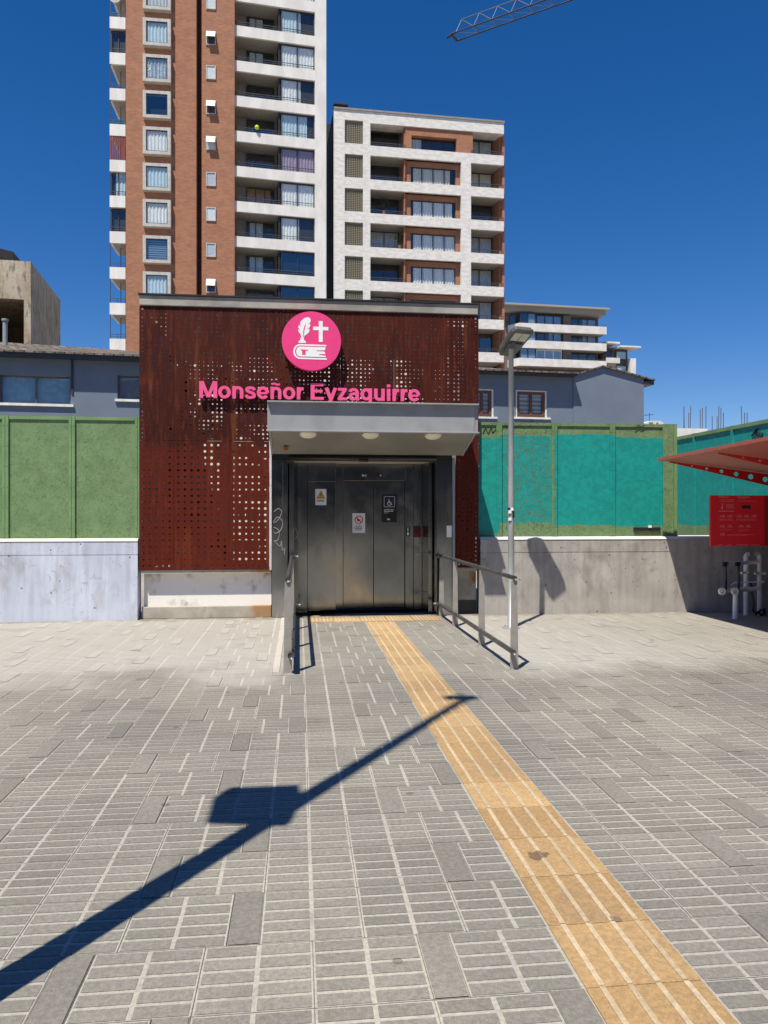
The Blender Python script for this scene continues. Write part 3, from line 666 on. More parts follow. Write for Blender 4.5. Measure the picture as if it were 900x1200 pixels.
def hoardmat(name, teal=None, patches=False):
    m = MT(name, .6)
    n = m.noise(5, 8); n2 = m.noise(22, 7, m.scaled(1,1,.8), dist=1.2)
    c = m.mix(m.step(n,.3,.7), (.130,.210,.092), (.165,.262,.115)); c = m.mix(m.math('MULTIPLY', m.step(n2,.48,.68), .55), c, (.062,.118,.045))
    c = m.mix(m.math('MULTIPLY', m.step(m.noise(26,4),.70,.74), .6), c, (.04,.05,.03))
    if teal:
        x, y, z = m.xyz(); w = m.math('MULTIPLY', m.math('SUBTRACT', m.noise(4,5), .5), .09)
        xx, zz = m.math('ADD', x, w), m.math('ADD', z, w); k = None
        for (x0,x1,z0,z1) in teal:
            q = m.math('MULTIPLY', m.math('MULTIPLY', m.step(xx,x0,x0+.012), m.math('SUBTRACT',1,m.step(xx,x1,x1+.012))), m.math('MULTIPLY', m.step(zz,z0,z0+.012), m.math('SUBTRACT',1,m.step(zz,z1,z1+.012))))
            k = q if k is None else m.math('MAXIMUM', k, q)
        tc_ = m.mix(m.step(m.noise(9,8,dist=.6),.35,.65), (.0,.235,.205), (.002,.29,.255)); tc_ = m.mix(m.math('MULTIPLY', m.step(m.noise(34,6,dist=.8),.66,.72), .4), tc_, (.02,.09,.07))
        if patches:   # flaked-off paint on the second board
            pt = m.math('MULTIPLY', m.step(m.noise(24,8,dist=1.4),.545,.58), m.math('MULTIPLY', m.step(x, patches[0], patches[0]+.05), m.math('SUBTRACT',1,m.step(x,patches[1]-.05,patches[1]))))
            k = m.math('MULTIPLY', k, m.math('SUBTRACT', 1, pt)); c = m.mix(pt, c, (.085,.13,.07))
        c = m.mix(k, c, tc_)
    m.col(c); m.bump(m.noise(20,6,dist=1.0), .4, .012); return m.m
m_gr = hoardmat('green_painted_board')
m_grs = mottled('green_painted_steel', (.135,.24,.10), (.17,.29,.125), 3, .5, bump=.05)
YH = 12.1; HT = 3.09
def hoarding(name, label, posts, ztop, boards_mat, post_mat, M, zbot=1.25, wide=None):
    t = thing(name, label, 'hoarding', M @ T(posts[0],0,0)); TM = M
    for i, (a, b) in enumerate(zip(posts, posts[1:])):
        mb = MB(); mb.box(a+.005, b-.005, .03, .05, zbot, ztop-.01); obj('board', mb, boards_mat, t, TM)
        mb = MB(); mb.box(a+.05, b-.05, .008, .028, ztop-.05, ztop-.001); obj('top_rail', mb, post_mat, t, TM)
    for i, a in enumerate(posts):
        mb = MB(); w = .045 if not (wide and i in wide) else .09
        mb.box(a-w, a-.006, 0, .06, zbot, ztop+.004); mb.box(a+.006, a+w, 0, .06, zbot, ztop+.004); mb.box(a-.006, a+.006, .006, .06, zbot, ztop+.003)
        for k in range(6):
            z = zbot+.15+k*.31
            for s in (-1, 1): mb.tube([(a+s*w*.55,0,z),(a+s*w*.55,-.006,z)], .006, 6)
        obj('post', mb, post_mat, t, TM)
    return t
gL = [F0.u(p, YH) for p in (-240,-160,-78,6,84,161.5)]
hoarding('hoarding_fence', 'plain green hoarding of ribbed boards left of the rusty kiosk', gL, HT, m_gr, m_grs, T(0,YH,0))
gR = [F0.u(p, YH) for p in (556,585,650,718,783)]
def tz(px, py): return F0.z(px, py, YH)
teal = [(gR[0]-.2, gR[1]+.0, 1.29, tz(575,514)), (gR[1]+.0, gR[2]-.05, tz(620,613), tz(620,511)), (gR[2]-.0, gR[3]+.05, tz(690,616), tz(690,509.5)), (gR[3]+.0, gR[4]-.09, tz(750,617), tz(750,513.5))]
m_tl = hoardmat('turquoise_overpainted_board', teal, (gR[1]+.04, gR[2]-.03))
hr = hoarding('hoarding_fence', 'green hoarding painted over in turquoise behind the street lamp', gR, HT, m_tl, m_tl, T(0,YH,0), wide=(4,))
x0 = F0.u(786, YH); x1 = F0.u(791.5, YH)
mb = MB(); mb.box(gR[4]+.095, x1+.02, -.02, .08, 1.25, HT+.004); obj('end_panel', mb, m_grs, hr, T(0,YH,0))
mb = MB(); a, b = F0.u(743,YH), F0.u(774,YH); mb.box(a, b, -.004, .028, tz(760,622), tz(760,618)); obj('slot', mb, m_black, hr, T(0,YH,0))
p = at(761, 617, YH); mb = MB(); mb.box(p.x-.02,p.x+.03,YH-.02,YH+.01,p.z-.02,p.z+.02); obj('latch', mb, m_sw, hr, KM)
# black paint marks on the boards
m_blk = plain('black_spray_paint', (.02,.02,.02), .7)
obj('graffiti_mark', squiggle([(566,508),(569,502),(572,508),(576,501),(577,507),(581,503)], YH+.026, .007), m_blk, hr, KM)
obj('graffiti_mark', squiggle([(744,501),(748,498),(751,500),(755,498)], YH-.004, .006), m_blk, hr, KM)
# side hoarding coming towards the street on the right
XS = 8.38
SM = T(XS, 0, 0) @ Matrix.Rotation(R(90), 4, 'Z')          # local x runs along +Y, local -y faces... the street side
SM = Matrix(((0,-1,0,XS),(1,0,0,0),(0,0,1,0),(0,0,0,1)))
m_ts = hoardmat('turquoise_side_board', [(-50,50,1.35,3.22)])
ys = [17.0, 15.55, 14.1, 12.65, 11.2, 9.75, 8.3]
t = thing('hoarding_fence', 'turquoise side hoarding running back behind the red shelter roof', 'hoarding', T(XS, 12.65, 0))
for a, b in zip(ys, ys[1:]):
    mb = MB(); mb.box(XS, XS+.03, b+.006, a-.006, 0, 3.3); obj('board', mb, m_ts, t, KM)
    mb = MB(); mb.box(XS-.03, XS-.002, b+.006, a-.006, 3.24, 3.31); obj('top_rail', mb, m_grs, t, KM)
for y in ys:
    mb = MB(); mb.box(XS-.028, XS+.05, y-.04, y+.04, 0, 3.315); obj('post', mb, m_ts, t, KM)
def sq2(pts, X, r):
    P = [Vector((X, y, z)) for y, z in pts]; mb = MB(); mb.tube(P, r, 5); return mb
def onside(px, py):
    tn = math.tan(TH+math.atan((px-450)/900)); y = XS/tn; return (y, CAMH+(600-py)/900*(XS*math.sin(TH)+y*math.cos(TH)))
obj('graffiti_mark', sq2([onside(*p) for p in ((882,511),(885,506),(889,502),(886,508),(890,506),(895,508),(893,514),(888,513),(885,509))], XS-.02, .014), m_blk, t, KM)

# ------------------------------------------------------------------ street lamps
m_pole = mottled('galvanised_lamp_steel', (.30,.31,.31), (.40,.41,.41), 3, .5, .3, bump=.1, stretch=(1,1,.4))
m_lampdark = mottled('grey_lamp_housing', (.10,.10,.098), (.15,.15,.145), 3, .5, .2, bump=.05)
m_led = plain('lamp_glass', (.55,.53,.48), .3)
BX, BY = 2.975, 10.59
lamp = thing('street_lamp', 'slim grey street lamp standing by the grey wall', 'street lamp', T(BX, BY, 0))
mb = MB(); mb.tube([(0,0,.0),(0,0,1.0),(0,0,2.4),(0,0,3.98)], .050, 18, r2=.036); obj('pole', mb, m_pole, lamp, smooth=True)
mb = MB(); mb.tube([(0,0,0),(0,0,.014)], .13, 20)
for i in range(4):
    q = math.pi*(.25+i*.5); mb.tube([(.095*math.cos(q),.095*math.sin(q),.014),(.095*math.cos(q),.095*math.sin(q),.04)], .011, 6)
obj('base_plate', mb, m_pole, lamp)
mb = MB()
for a, dz in ((-.05,0),(.015,.02),(.0,-.05)): mb.box(-.05+max(a,0)*2, -.01+max(a,0)*2, -.055, -.040, 1.62+dz*2, 1.66+dz*2)
obj('sticker', mb, m_sw, lamp); mb = MB(); mb.tube([(0,0,1.675),(0,0,1.70)], .048, 16); mb.box(.008,.035,-.053,-.03,1.56,1.65); obj('tape', mb, m_sk, lamp)
A = Vector((.22,-.78,.40)).normalized(); Bv = A.cross(Vector((0,0,1))).normalized(); Cv = Bv.cross(A)
if Cv.z < 0: Cv = -Cv
HM = Matrix(((Bv.x,A.x,Cv.x,BX+.05),(Bv.y,A.y,Cv.y,BY),(Bv.z,A.z,Cv.z,4.06),(0,0,0,1)))
mb = MB(); out = [(-.09,-.30),(.09,-.30),(.15,-.20),(.17,.22),(.14,.29),(-.14,.29),(-.17,.22),(-.15,-.20)]
mb.prism(out, -.045, .0, 'z'); mb.prism([(x*.93,y*.93) for x,y in out], .002, .04, 'z'); hd = obj('lamp_head', mb, m_lampdark, lamp, HM, bevel=.014)
mb = MB(); mb.box(-.12,-.005,.06,.22,-.052,-.0455); mb.box(.005,.12,.06,.22,-.052,-.0455); obj('lamp_lens', mb, m_led, hd, HM)
mb = MB(); mb.prism([(-.09,-.22),(.09,-.22),(.12,.02),(-.12,.02)], -.085, -.0465, 'z'); obj('driver_box', mb, m_lampdark, hd, HM, bevel=.015)
mb = MB(); mb.tube([(0,0,3.94),(.005,-.01,4.03)], .062, 16); obj('collar', mb, m_lampdark, lamp)
# tall lamp left of the photographer: it throws the long shadow
TX, TY = -1.34, 2.31; HP = 10.0
lamp2 = thing('street_lamp', 'tall two-headed street lamp beside the viewpoint casting the long shadow', 'street lamp', T(TX, TY, 0))
mb = MB(); mb.tube([(0,0,0),(0,0,3),(0,0,6),(0,0,HP)], .085, 18, r2=.045); obj('pole', mb, m_pole, lamp2, smooth=True)
mb = MB(); mb.tube([(0,0,0),(0,0,.02)], .2, 20); obj('base_plate', mb, m_pole, lamp2)
mb = MB(); mb.box(-.02,.02,-.02,.25,HP-.03,HP+.02); mb.box(-.17,.13,.0,.13,HP-.02,HP+.04); obj('lamp_head', mb, m_lampdark, lamp2, bevel=.01)
mb = MB(); mb.prism([(-.40,-.12),(.02,-.20),(.08,.12),(.06,.36),(-.34,.36),(-.40,.24)], 4.5, 4.62, 'z'); mb.tube([(0,0,4.4),(-.1,.08,4.52)], .04, 10); obj('lamp_head', mb, m_lampdark, lamp2, bevel=.01)

# ------------------------------------------------------------------ red bicycle shelter, panel, rack
def redmat(name, c, tr=0, rough=.35):
    m = MT(name, rough); m.col(m.mix(m.step(m.noise(3,5),.3,.7), tuple(x*.88 for x in c), c))
    if tr: m.b.inputs['Transmission Weight'].default_value = tr
    return m.m
m_red = redmat('red_painted_steel', (.60,.012,.012)); m_roof = redmat('faded_red_roof_sheet', (.42,.11,.08), 0, .5)
sh = thing('bicycle_shelter', 'red steel shelter roof with round-holed beams, cut by the right edge', 'shelter', T(8.6, 9, 0))
SX = 5.66; sl = -.118
def rz(x, y): return 2.455 + (x-SX)*sl + (11.6-y)*.022
mb = MB(); ya, yb, xb = 11.6, 5.6, 11.0
P = [(SX,ya),(xb,ya),(xb,yb),(SX,yb)]
top = [(x,y,rz(x,y)+.03) for x,y in P]; bot = [(x,y,rz(x,y)) for x,y in P]
mb.face(top[::-1]); mb.face(bot)
for i in range(4): j = (i+1) % 4; mb.face([bot[i], top[i], top[j], bot[j]])
obj('roof_sheet', mb, m_roof, sh, KM)
mb = MB()
for (a,b) in ((ya, yb),): mb.prism([(SX-.03, rz(SX,ya)-.012),(SX+.06, rz(SX,ya)-.015),(SX+.06, rz(SX,ya)+.033),(SX-.03, rz(SX,ya)+.037)], yb, ya, 'y')
v = mb.v; 
for i in range(len(v)): v[i] = (v[i][0], v[i][1], v[i][2] + (11.6-v[i][1])*.022)
obj('edge_trim', mb, m_roof, sh, KM)
for y in (11.45, 10.05, 8.65, 7.25):
    mb = MB(); n = 13; x = SX+.10; w = .245
    def zb(x): d = min(1, (x-SX-.10)/2.2); return rz(x,y)-.012-.02-.22*d
    for i in range(n):
        a, b = x+i*w, x+(i+1)*w; zc_ = (rz(a+w/2,y)-.012+zb(a+w/2))/2; dd = rz(a+w/2,y)-.012-zb(a+w/2)
        mb.hole([(a,zb(a)),(b,zb(b)),(b,rz(b,y)-.012),(a,rz(a,y)-.012)], (a+w/2,zc_), max(.01, min(.045, dd*.30)), .012)
        mb.face([(a,.012,zb(a)),(b,.012,zb(b)),(b,0,zb(b)),(a,0,zb(a))])
    obj('roof_beam', mb, m_red, sh, T(0,y,0))
mb = MB(); mb.box(8.9,9.06,6.0,11.4,1.75,2.0); mb.box(8.9,9.06,6.6,6.76,0,1.75); mb.box(8.9,9.06,10.9,11.06,0,1.75); obj('support_frame', mb, m_red, sh, KM)
# information panel
YP = 10.8; a, b = at(833, 640, YP), at(896, 580.5, YP)
ip = thing('information_panel', 'square red bicycle parking information panel with white print', 'sign', T(a.x, YP, 0))
w, h = b.x-a.x, b.z-a.z; IM = T(a.x, YP, a.z)
mb = MB(); mb.box(0, w, 0, .05, 0, h); obj('panel', mb, redmat('bright_red_panel', (.78,.006,.02), 0, .4), ip, IM, bevel=.004)
mb = MB(); mb.box(w+.003, w+.60, .01, .14, -.0, h); mb.box(w+.48, w+.60, .143, .25, -a.z, h); obj('post', mb, redmat('deep_red_post', (.40,.004,.008)), ip, IM)
mb = MB()
def pc(x, y): return ((x-57)/435*w, (495-y)/420*h)      # from the close-up of the photograph
def pl(x0, x1, y, hh):
    (p0,q0),(p1,_) = pc(x0,y), pc(x1,y); line(mb, p0, p1, q0-.003, hh*.8)
pl(120,205,90,.010); pl(275,380,90,.010); pl(125,250,112,.005); pl(125,250,125,.005); pl(275,345,103,.004); pl(275,430,122,.004)
for y in (150,158,166,174,182): pl(180,245,y,.004)
pl(122,245,207,.010)
for y in (272,280): pl(125,235,y,.004); pl(262,430,y,.004)
pl(130,235,360,.004); pl(280,370,362,.004); pl(280,330,370,.004); pl(190,440,400,.004); pl(190,350,407,.004)
for x0,x1 in ((115,160),(190,230),(260,360),(385,460)): pl(x0,x1,484,.006)
for (x,y) in ((150,248),(210,248),(285,248),(345,248),(405,248),(150,332),(210,332),(300,332),(357,332),(152,398)):
    cx, cz = pc(x, y)
    for s in (-1, 1): ringp(mb, cx+s*.022, cz-.004, .013, .0155, -.002, 0, 12)
    mb.prism([(cx-.022,cz-.005),(cx-.018,cz-.005),(cx-.004,cz+.013),(cx-.008,cz+.013)], -.0035, -.0021); mb.prism([(cx+.016,cz-.005),(cx+.022,cz-.005),(cx+.012,cz+.020),(cx+.006,cz+.020)], -.0035, -.0021)
    mb.prism([(cx-.006,cz+.010),(cx+.010,cz+.011),(cx+.010,cz+.014),(cx-.006,cz+.013)], -.0047, -.0036)
c0, c1 = pc(140,190), pc(168,145)
mb.box(c0[0]+.02,c0[0]+.026,-.002,0,c0[1],c1[1]); mb.box(c0[0],c0[0]+.026,-.0035,-.0021,c1[1]-.004,c1[1]); mb.box(c0[0],c0[0]+.018,-.002,0,c0[1]+.03,c0[1]+.034); mb.box(c0[0],c0[0]+.005,-.002,0,c0[1]+.0,c0[1]+.03)
obj('print', mb, plain('pale_pink_print', (.75,.36,.36), .5), ip, IM)
mb = MB(); c0, c1 = pc(308,186), pc(378,158); mb.box(c0[0],c1[0],-.0022,-.0004,c0[1],c1[1]); obj('dark_label', mb, m_sk, ip, IM)
# rack
m_rk = mottled('grey_tubular_steel', (.68,.69,.68), (.78,.79,.78), 6, .5, 0, bump=.1)
def bike_rack(M, label):
    r = thing('bicycle_rack', label, 'bicycle rack', M, 'bicycle racks under the red shelter')
    o = at(843,725,11.35)
    def L(px, py, Y): p = at(px, py, Y); return (p.x-o.x, Y-11.35, p.z)
    def tb(name, pts, rad, mat=m_rk, sm=True): mb = MB(); mb.tube(pts, rad, 12); return obj(name, mb, mat, r, M, smooth=sm)
    x0, x1 = L(874,700,11.5)[0], L(890,700,11.5)[0]
    mb = MB(); mb.tube([(x0,.15,0),(x0,.15,.93),(x0+.02,.15,.965),(x0+.05,.15,.97),(x1-.05,.15,.97),(x1-.02,.15,.965),(x1,.15,.93),(x1,.15,0)], .036, 14); obj('upright_loop', mb, m_rk, r, M, smooth=True)
    for px in (847, 862):
        a = L(px, 660, 11.1); y1 = .12
        f = tb('upper_arm', [(a[0], a[1], .845), (x1-.05 if px > 850 else x0+.03, y1, .845)], .026)
        mb = MB(); mb.tube([(a[0]-.012, a[1]-.02, .845), (a[0]+.06, a[1]-.02, .845)], .036, 14); obj('rubber_cap', mb, m_sk, r, M, smooth=True)
        b = L(px-2, 698, 11.1); tb('lower_arm', [(b[0], b[1], .43), (x1-.03 if px > 850 else x0+.03, y1+.01, .43)], .032)
        mb = MB(); ringp(mb, b[0], .43, .03, .055, b[1]-.045, b[1]-.005, 18); obj('clamp_ring', mb, m_rk, r, M)
        mb = MB(); mb.tube([(a[0]+.03, a[1]-.02, .84),(a[0]+.035, a[1]-.03, .62),(b[0]+.06, b[1]-.02, .40)], .018, 8); obj('rubber_strap', mb, m_sk, r, M, smooth=True)
    tb('front_leg', [(L(862,700,11.1)[0], -.25, .41), (L(861.5,700,11.1)[0], -.25, 0)], .038)
    tb('cross_bar', [(x0-.14,.05,.68),(x0+.02,.13,.675)], .02); tb('cross_bar', [(x0+.09,.05,.67),(x1+.06,.1,.665)], .02)
    tb('wire_hoop', [(x0-.4,-.1,.50),(x0-.35,-.12,.545),(x0-.1,-.1,.55),(x1-.02,.0,.545)], .010)
    tb('chain', [(x0+.03,.08,.53),(x0+.06,.05,.42),(x0+.03,.05,.38),(x0+.08,.06,.2),(x0+.06,.05,.08),(x0+.14,.03,.04),(x1+.02,.04,.05),(x1+.03,.06,.12)], .016, m_sk)
    tb('chain', [(x0+.08,.03,.02),(x0+.16,.0,.10),(x1-.02,.0,.10),(x1+.02,.02,.03),(x0+.15,.0,.02)], .018, m_sk)
o = at(843,725,11.35)
bike_rack(T(o.x, 11.35, 0), 'grey tubular bicycle rack with black straps under the red panel')
bike_rack(T(o.x+1.12, 11.25, 0), 'second grey bicycle rack, cut off by the right edge of the photo')

# ------------------------------------------------------------------ windows, balconies
def window(parent, M, w, h, nm, frame_mat, cur=None, fold=True, cover=(0,1), fw=.05, depth=.10, glassm=None, name='window', rnd=random):
    """frame ring with mullions; sub-parts: dark room behind, curtain, pane.  local x 0..w, z 0..h, opening faces -y at y=0"""
    mb = MB()
    mb.box(0,w,0,depth*.5,0,fw); mb.box(0,w,0,depth*.5,h-fw,h); mb.box(0,fw,0,depth*.5,fw,h-fw); mb.box(w-fw,w,0,depth*.5,fw,h-fw)
    for i in range(1, nm): x = w*i/nm; mb.box(x-fw*.5,x+fw*.5,.004,depth*.5-.002,fw,h-fw)
    f = obj(name, mb, frame_mat, parent, M)
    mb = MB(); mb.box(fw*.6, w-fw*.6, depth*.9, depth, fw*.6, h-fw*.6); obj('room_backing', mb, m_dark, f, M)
    mb = MB(); y_ = depth*.28; mb.face([(fw*.8,y_,fw*.8),(w-fw*.8,y_,fw*.8),(w-fw*.8,y_,h-fw*.8),(fw*.8,y_,h-fw*.8)]); obj('pane', mb, glassm or m_glass, f, M)
    if cur:
        mb = MB(); a, b = fw+(w-2*fw)*cover[0], fw+(w-2*fw)*cover[1]; n = max(6, int((b-a)/.07)) if fold else 1
        pr = None
        for i in range(n+1):
            x = a+(b-a)*i/n; y = depth*.62 + (depth*.2*math.sin(i*1.9+rnd.random()*.9) if fold else 0)
            if pr: mb.face([(pr[0],pr[1],fw),(x,y,fw),(x,y,h-fw),(pr[0],pr[1],h-fw)])
            pr = (x, y)
        obj('curtain' if fold else 'blind', mb, cur, f, M, smooth=True)
    return f
def railing(parent, M, w, h=.28, nb=0, mat=None, depth=None):
    mb = MB(); mb.box(0,w,0,.04,h-.04,h); mb.box(0,w,.005,.03,h*.45,h*.45+.025)
    for i in range(max(2,int(w/1.6))+1): x = (w-.04)*i/max(2,int(w/1.6)); mb.box(x,x+.035,.005,.035,0,h-.04)
    return obj('railing', mb, mat or m_rail, parent, M)
def box_part(name, parent, M, x0,x1,y0,y1,z0,z1, mat): mb = MB(); mb.box(x0,x1,y0,y1,z0,z1); return obj(name, mb, mat, parent, M)

# ---- tall brick tower
FA = Frame(6.8, 59.0); FB = Frame(13, 59.7)
tw = thing('apartment_tower', 'tallest tower, brick with white framed windows and stacked white balconies', 'apartment building', FA.M(FA.u(210), 59))
ZTOP = 47.0
MA = FA.M(0, 59.0)
uL, uM, uR = FA.u(147.5), FA.u(230), FA.u(271, 59.4)
box_part('brick_wall', tw, MA, uL, uM, 0, 9, 0, ZTOP, m_brick)
box_part('brick_wall', tw, MA, uM+.36, uR+.25, .35, 9, 0, ZTOP, m_brick); box_part('brick_groove', tw, MA, uM+.003, uM+.357, 1.6, 9, 0, ZTOP, m_brick)
m_bigframe = mottled('cast_concrete_frame', (.42,.40,.36), (.52,.50,.46), 3, .8, bump=0)
m_foil = mottled('foil_window_cover', (.45,.5,.52), (.7,.74,.76), 9, .3, .4, bump=.8, bscale=8, bdist=.05)
curs = [m_cur[1], m_cur[3], m_foil, None, m_cur[0], m_cur[3], m_cur[0], None, m_cur[3]]
fx0, fx1 = FA.u(168.5), FA.u(201)
for k in range(9):
    y = 320.5-42.15*(8-k); z1 = FA.z(185, y); hh = 2.02; wd = fx1-fx0
    Mk = MA @ T(fx0, -.42, z1-hh); mb = MB(); e = .23
    mb.box(0,wd,0,.42,0,e); mb.box(0,wd,0,.42,hh-e,hh); mb.box(0,e,.0,.42,e,hh-e); mb.box(wd-e,wd,0,.42,e,hh-e)
    fr = obj('window_surround', mb, m_bigframe, tw, Mk)
    mb = MB(); mb.box(e+.01, wd-e-.01, .40, .415, e+.01, hh-e-.01); obj('room_backing', mb, m_dark, fr, Mk)
    mb = MB(); mb.face([(e+.003,.06,e+.003),(wd-e-.003,.06,e+.003),(wd-e-.003,.06,hh-e-.003),(e+.003,.06,hh-e-.003)]); obj('pane', mb, m_glass if curs[k] else m_glass_b, fr, Mk)
    mb = MB(); q = .05; mb.box(e+.001,wd-e-.001,.04,.1,e+.001,e+q); mb.box(e+.001,wd-e-.001,.04,.1,hh-e-q,hh-e-.001); mb.box(e+.001,e+q,.04,.1,e+q,hh-e-q); mb.box(wd-e-q,wd-e-.001,.04,.1,e+q,hh-e-q); obj('frame', mb, m_alu, fr, Mk)
    if curs[k]:
        mb = MB(); pr = None; n = 22
        for i in range(n+1):
            x = e+.03+(wd-2*e-.06)*i/n; yy = .15+.035*math.sin(i*1.7+k)
            if pr: mb.face([(pr[0],pr[1],e),(x,yy,e),(x,yy,hh-e-.02),(pr[0],pr[1],hh-e-.02)])
            pr = (x,yy)
        obj('curtain', mb, curs[k], fr, Mk, smooth=True)
    elif k == 7:
        mb = MB()
        for i in range(9): mb.box(e+.04,wd-e-.04,.2,.24,e+.05+i*.165,e+.16+i*.165)
        obj('blind', mb, m_cur[1], fr, Mk)
sx0, sx1 = FA.u(241.5,59.35), FA.u(253,59.35)
for k in range(9):
    yb = [-5,37,77,118,160,202,243,285,327][k]; z1 = FA.z(247, yb, 59.35); wd, hh = sx1-sx0, 1.05; Mk = MA @ T(sx0, .27, z1-hh)
    f = window(tw, Mk, wd, hh, 1, m_bigframe, m_cur[0] if k in (0,2,4,6) else m_cur[1] if k in (5,7) else None, False, (0,1), .07, .07, name='bathroom_window')
    if k in (1,3,4,8):
        mb = MB(); mb.box(.03,wd-.03,0,.03,-.68,0); obj('open_sash', mb, m_cur[0], f, Mk @ T(0,-.02,hh-.03) @ Matrix.Rotation(R(-32),4,'X'))
# balconies of the tower (right-hand section)
MBm = FB.M(0, 59.7)
b0, b1, b2, b3, b4 = (FB.u(p) for p in (270.5, 327, 328.5, 369, 382.2))
box_part('end_wall', tw, MBm, b3+.0, b4, -.06, 9, 0, ZTOP, m_white)
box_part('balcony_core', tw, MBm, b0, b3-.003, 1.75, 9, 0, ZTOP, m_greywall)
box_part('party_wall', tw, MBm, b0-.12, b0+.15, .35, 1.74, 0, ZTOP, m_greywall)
tops = [317.3-41.25*k for k in range(0, 8)] + [317.3+41.25, -12.5]
rt = random.Random(21)
for k, ty in enumerate(tops):
    zt = FB.z(271, ty); par = .80
    box_part('parapet', tw, MBm, b0, b3-.005, 0, .18, zt-par, zt, m_white)
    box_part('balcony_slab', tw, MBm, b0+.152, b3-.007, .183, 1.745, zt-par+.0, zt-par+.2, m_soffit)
    railing(tw, MBm @ T(b0+.02, .04, zt), b3-b0-.04, .34)
    # recessed window on the left, glazed bay on the right
    oh = 2.67-par-.02
    Mk = MBm @ T(b0+1.25, 1.60, zt-.72)
    has = {1: m_cur[1], 2: None, 7: m_cur[1]}.get(k, m_cur[rt.choice((1,1,3))] if rt.random() < .35 else None)
    if k == 2: has = plain('straw_blind', (.40,.22,.09), .8)
    window(tw, Mk, b1-b0-1.5, 2.5, 3, m_alu, has, k != 2, (0,.9) if k == 2 else (.1,.6), .06, .14, m_glass_b if not has else None, rnd=rt)
    cc = {0: (m_cur[1],1), 1: (m_cur[0],.55), 3: (m_cur[4],1), 4: (m_cur[3],.8), 2: (m_cur[0],1)}.get(k, (m_cur[rt.choice((0,0,3))], rt.choice((.6,1))))
    window(tw, MBm @ T(b2+.05, .19, zt-.64), b3-b2-.08, oh+.62, 2, m_alu, cc[0] if k not in (0,8) else None, True, (0, cc[1]), .06, .16, m_glass if k not in (0,8) else m_glass_b, rnd=rt)
    box_part('divider', tw, MBm, b1-.02, b1+.06, .2, 1.74, zt-par+.2, zt+1.93, m_alu)
box_part('roof_slab', tw, MBm, b0-.1, b4, 0, 9, ZTOP+.003, ZTOP+.6, m_white)
# side balconies on the left flank
s0, s1 = FA.u(128.5), FA.u(147)
sy = [412-41.9*i for i in range(11)]
for i, yb in enumerate(sy):
    z0 = FA.z(138, yb-1.5); 
    mb = MB(); mb.box(s0,s1,0,.16,z0,z0+.86); mb.box(s0,s0+.14,.163,2.9,z0,z0+.86); obj('side_parapet', mb, m_white, tw, MA)
    box_part('side_slab', tw, MA, s0+.143, s1, .163, 3.0, z0, z0+.2, m_soffit)
    railing(tw, MA @ T(s0+.02,.06,z0+.86), s1-s0-.04, .36)
    mb = MB(); mb.box(s0+.02,s0+.06,.05,.09,z0+.86,z0+2.7); mb.box((s0+s1)/2,(s0+s1)/2+.04,1.0,1.04,z0+.86,z0+2.7); obj('balcony_post', mb, m_alu, tw, MA)
    if i in (5,):
        mb = MB()
        for j in range(7): mb.box(s0+.02+j*(s1-s0)/7, s0+(j+.8)*(s1-s0)/7, .02+.004*j, .10, z0+.87, z0+2.75)
        obj('red_shutter', mb, plain('rusty_red_shutter', (.20,.03,.02), .6), tw, MA)
    elif i in (4, 3, 8): window(tw, MA @ T(s0+.05,.25,z0+.9), s1-s0-.06, 1.85, 2, m_alu, m_cur[3] if i == 4 else None, True, (.3,1), .05, .1)
box_part('flank_wall', tw, MA, s1-.35, s1-.003, 1.6, 8, 0, ZTOP, m_greywall)
p = FA.M(s0+.4, 58.9, FA.z(135,-2))
mb = MB(); mb.tube([(0,-.03,0),(0,0,0),(0,.05,0)], .42, 16, r2=.30); mb.tube([(0,.05,0),(0,.05,-.5)], .03, 6); obj('satellite_dish', mb, m_bigframe, tw, p)
mb = MB(); p = FB.M(FB.u(301), 59.6, FB.z(301,150)); 
for i in range(8):
    for j in range(14):
        sp_ = lambda a, b: (.17*math.sin(math.pi*a/8)*math.cos(2*math.pi*b/14), .17*math.sin(math.pi*a/8)*math.sin(2*math.pi*b/14), .17*math.cos(math.pi*a/8))
        mb.face([sp_(i,j), sp_(i+1,j), sp_(i+1,j+1), sp_(i,j+1)] if 0 < i < 7 else ([sp_(0,0), sp_(1,j), sp_(1,j+1)] if i == 0 else [sp_(7,j), sp_(8,0), sp_(7,j+1)]))

tag(obj('yellow_ball', mb, plain('yellow_green_plastic', (.55,.75,.02), .4), None, p, smooth=True), 'small yellow-green ball hanging on a tower balcony railing', 'ball')

# ---- link and second block
FC = Frame(9.2, 60.3); MC = FC.M(0, 60.3)
b = thing('apartment_block', 'white block with brick bays and lattice windows beside the tall tower', 'apartment building', FC.M(FC.u(490), 60.3))
c0, c1, c2, c3, c4, c5, c6 = (FC.u(p) for p in (391.5, 434, 475.5, 540.5, 552, 590.5, 592.8))
zt0 = FC.z(434, 131)
m_grille = plain('bronze_lattice', (.30,.27,.19), .6)
g0, g1 = FC.u(404), FC.u(425.5)
gy = [140.8+39.85*i for i in range(6)]
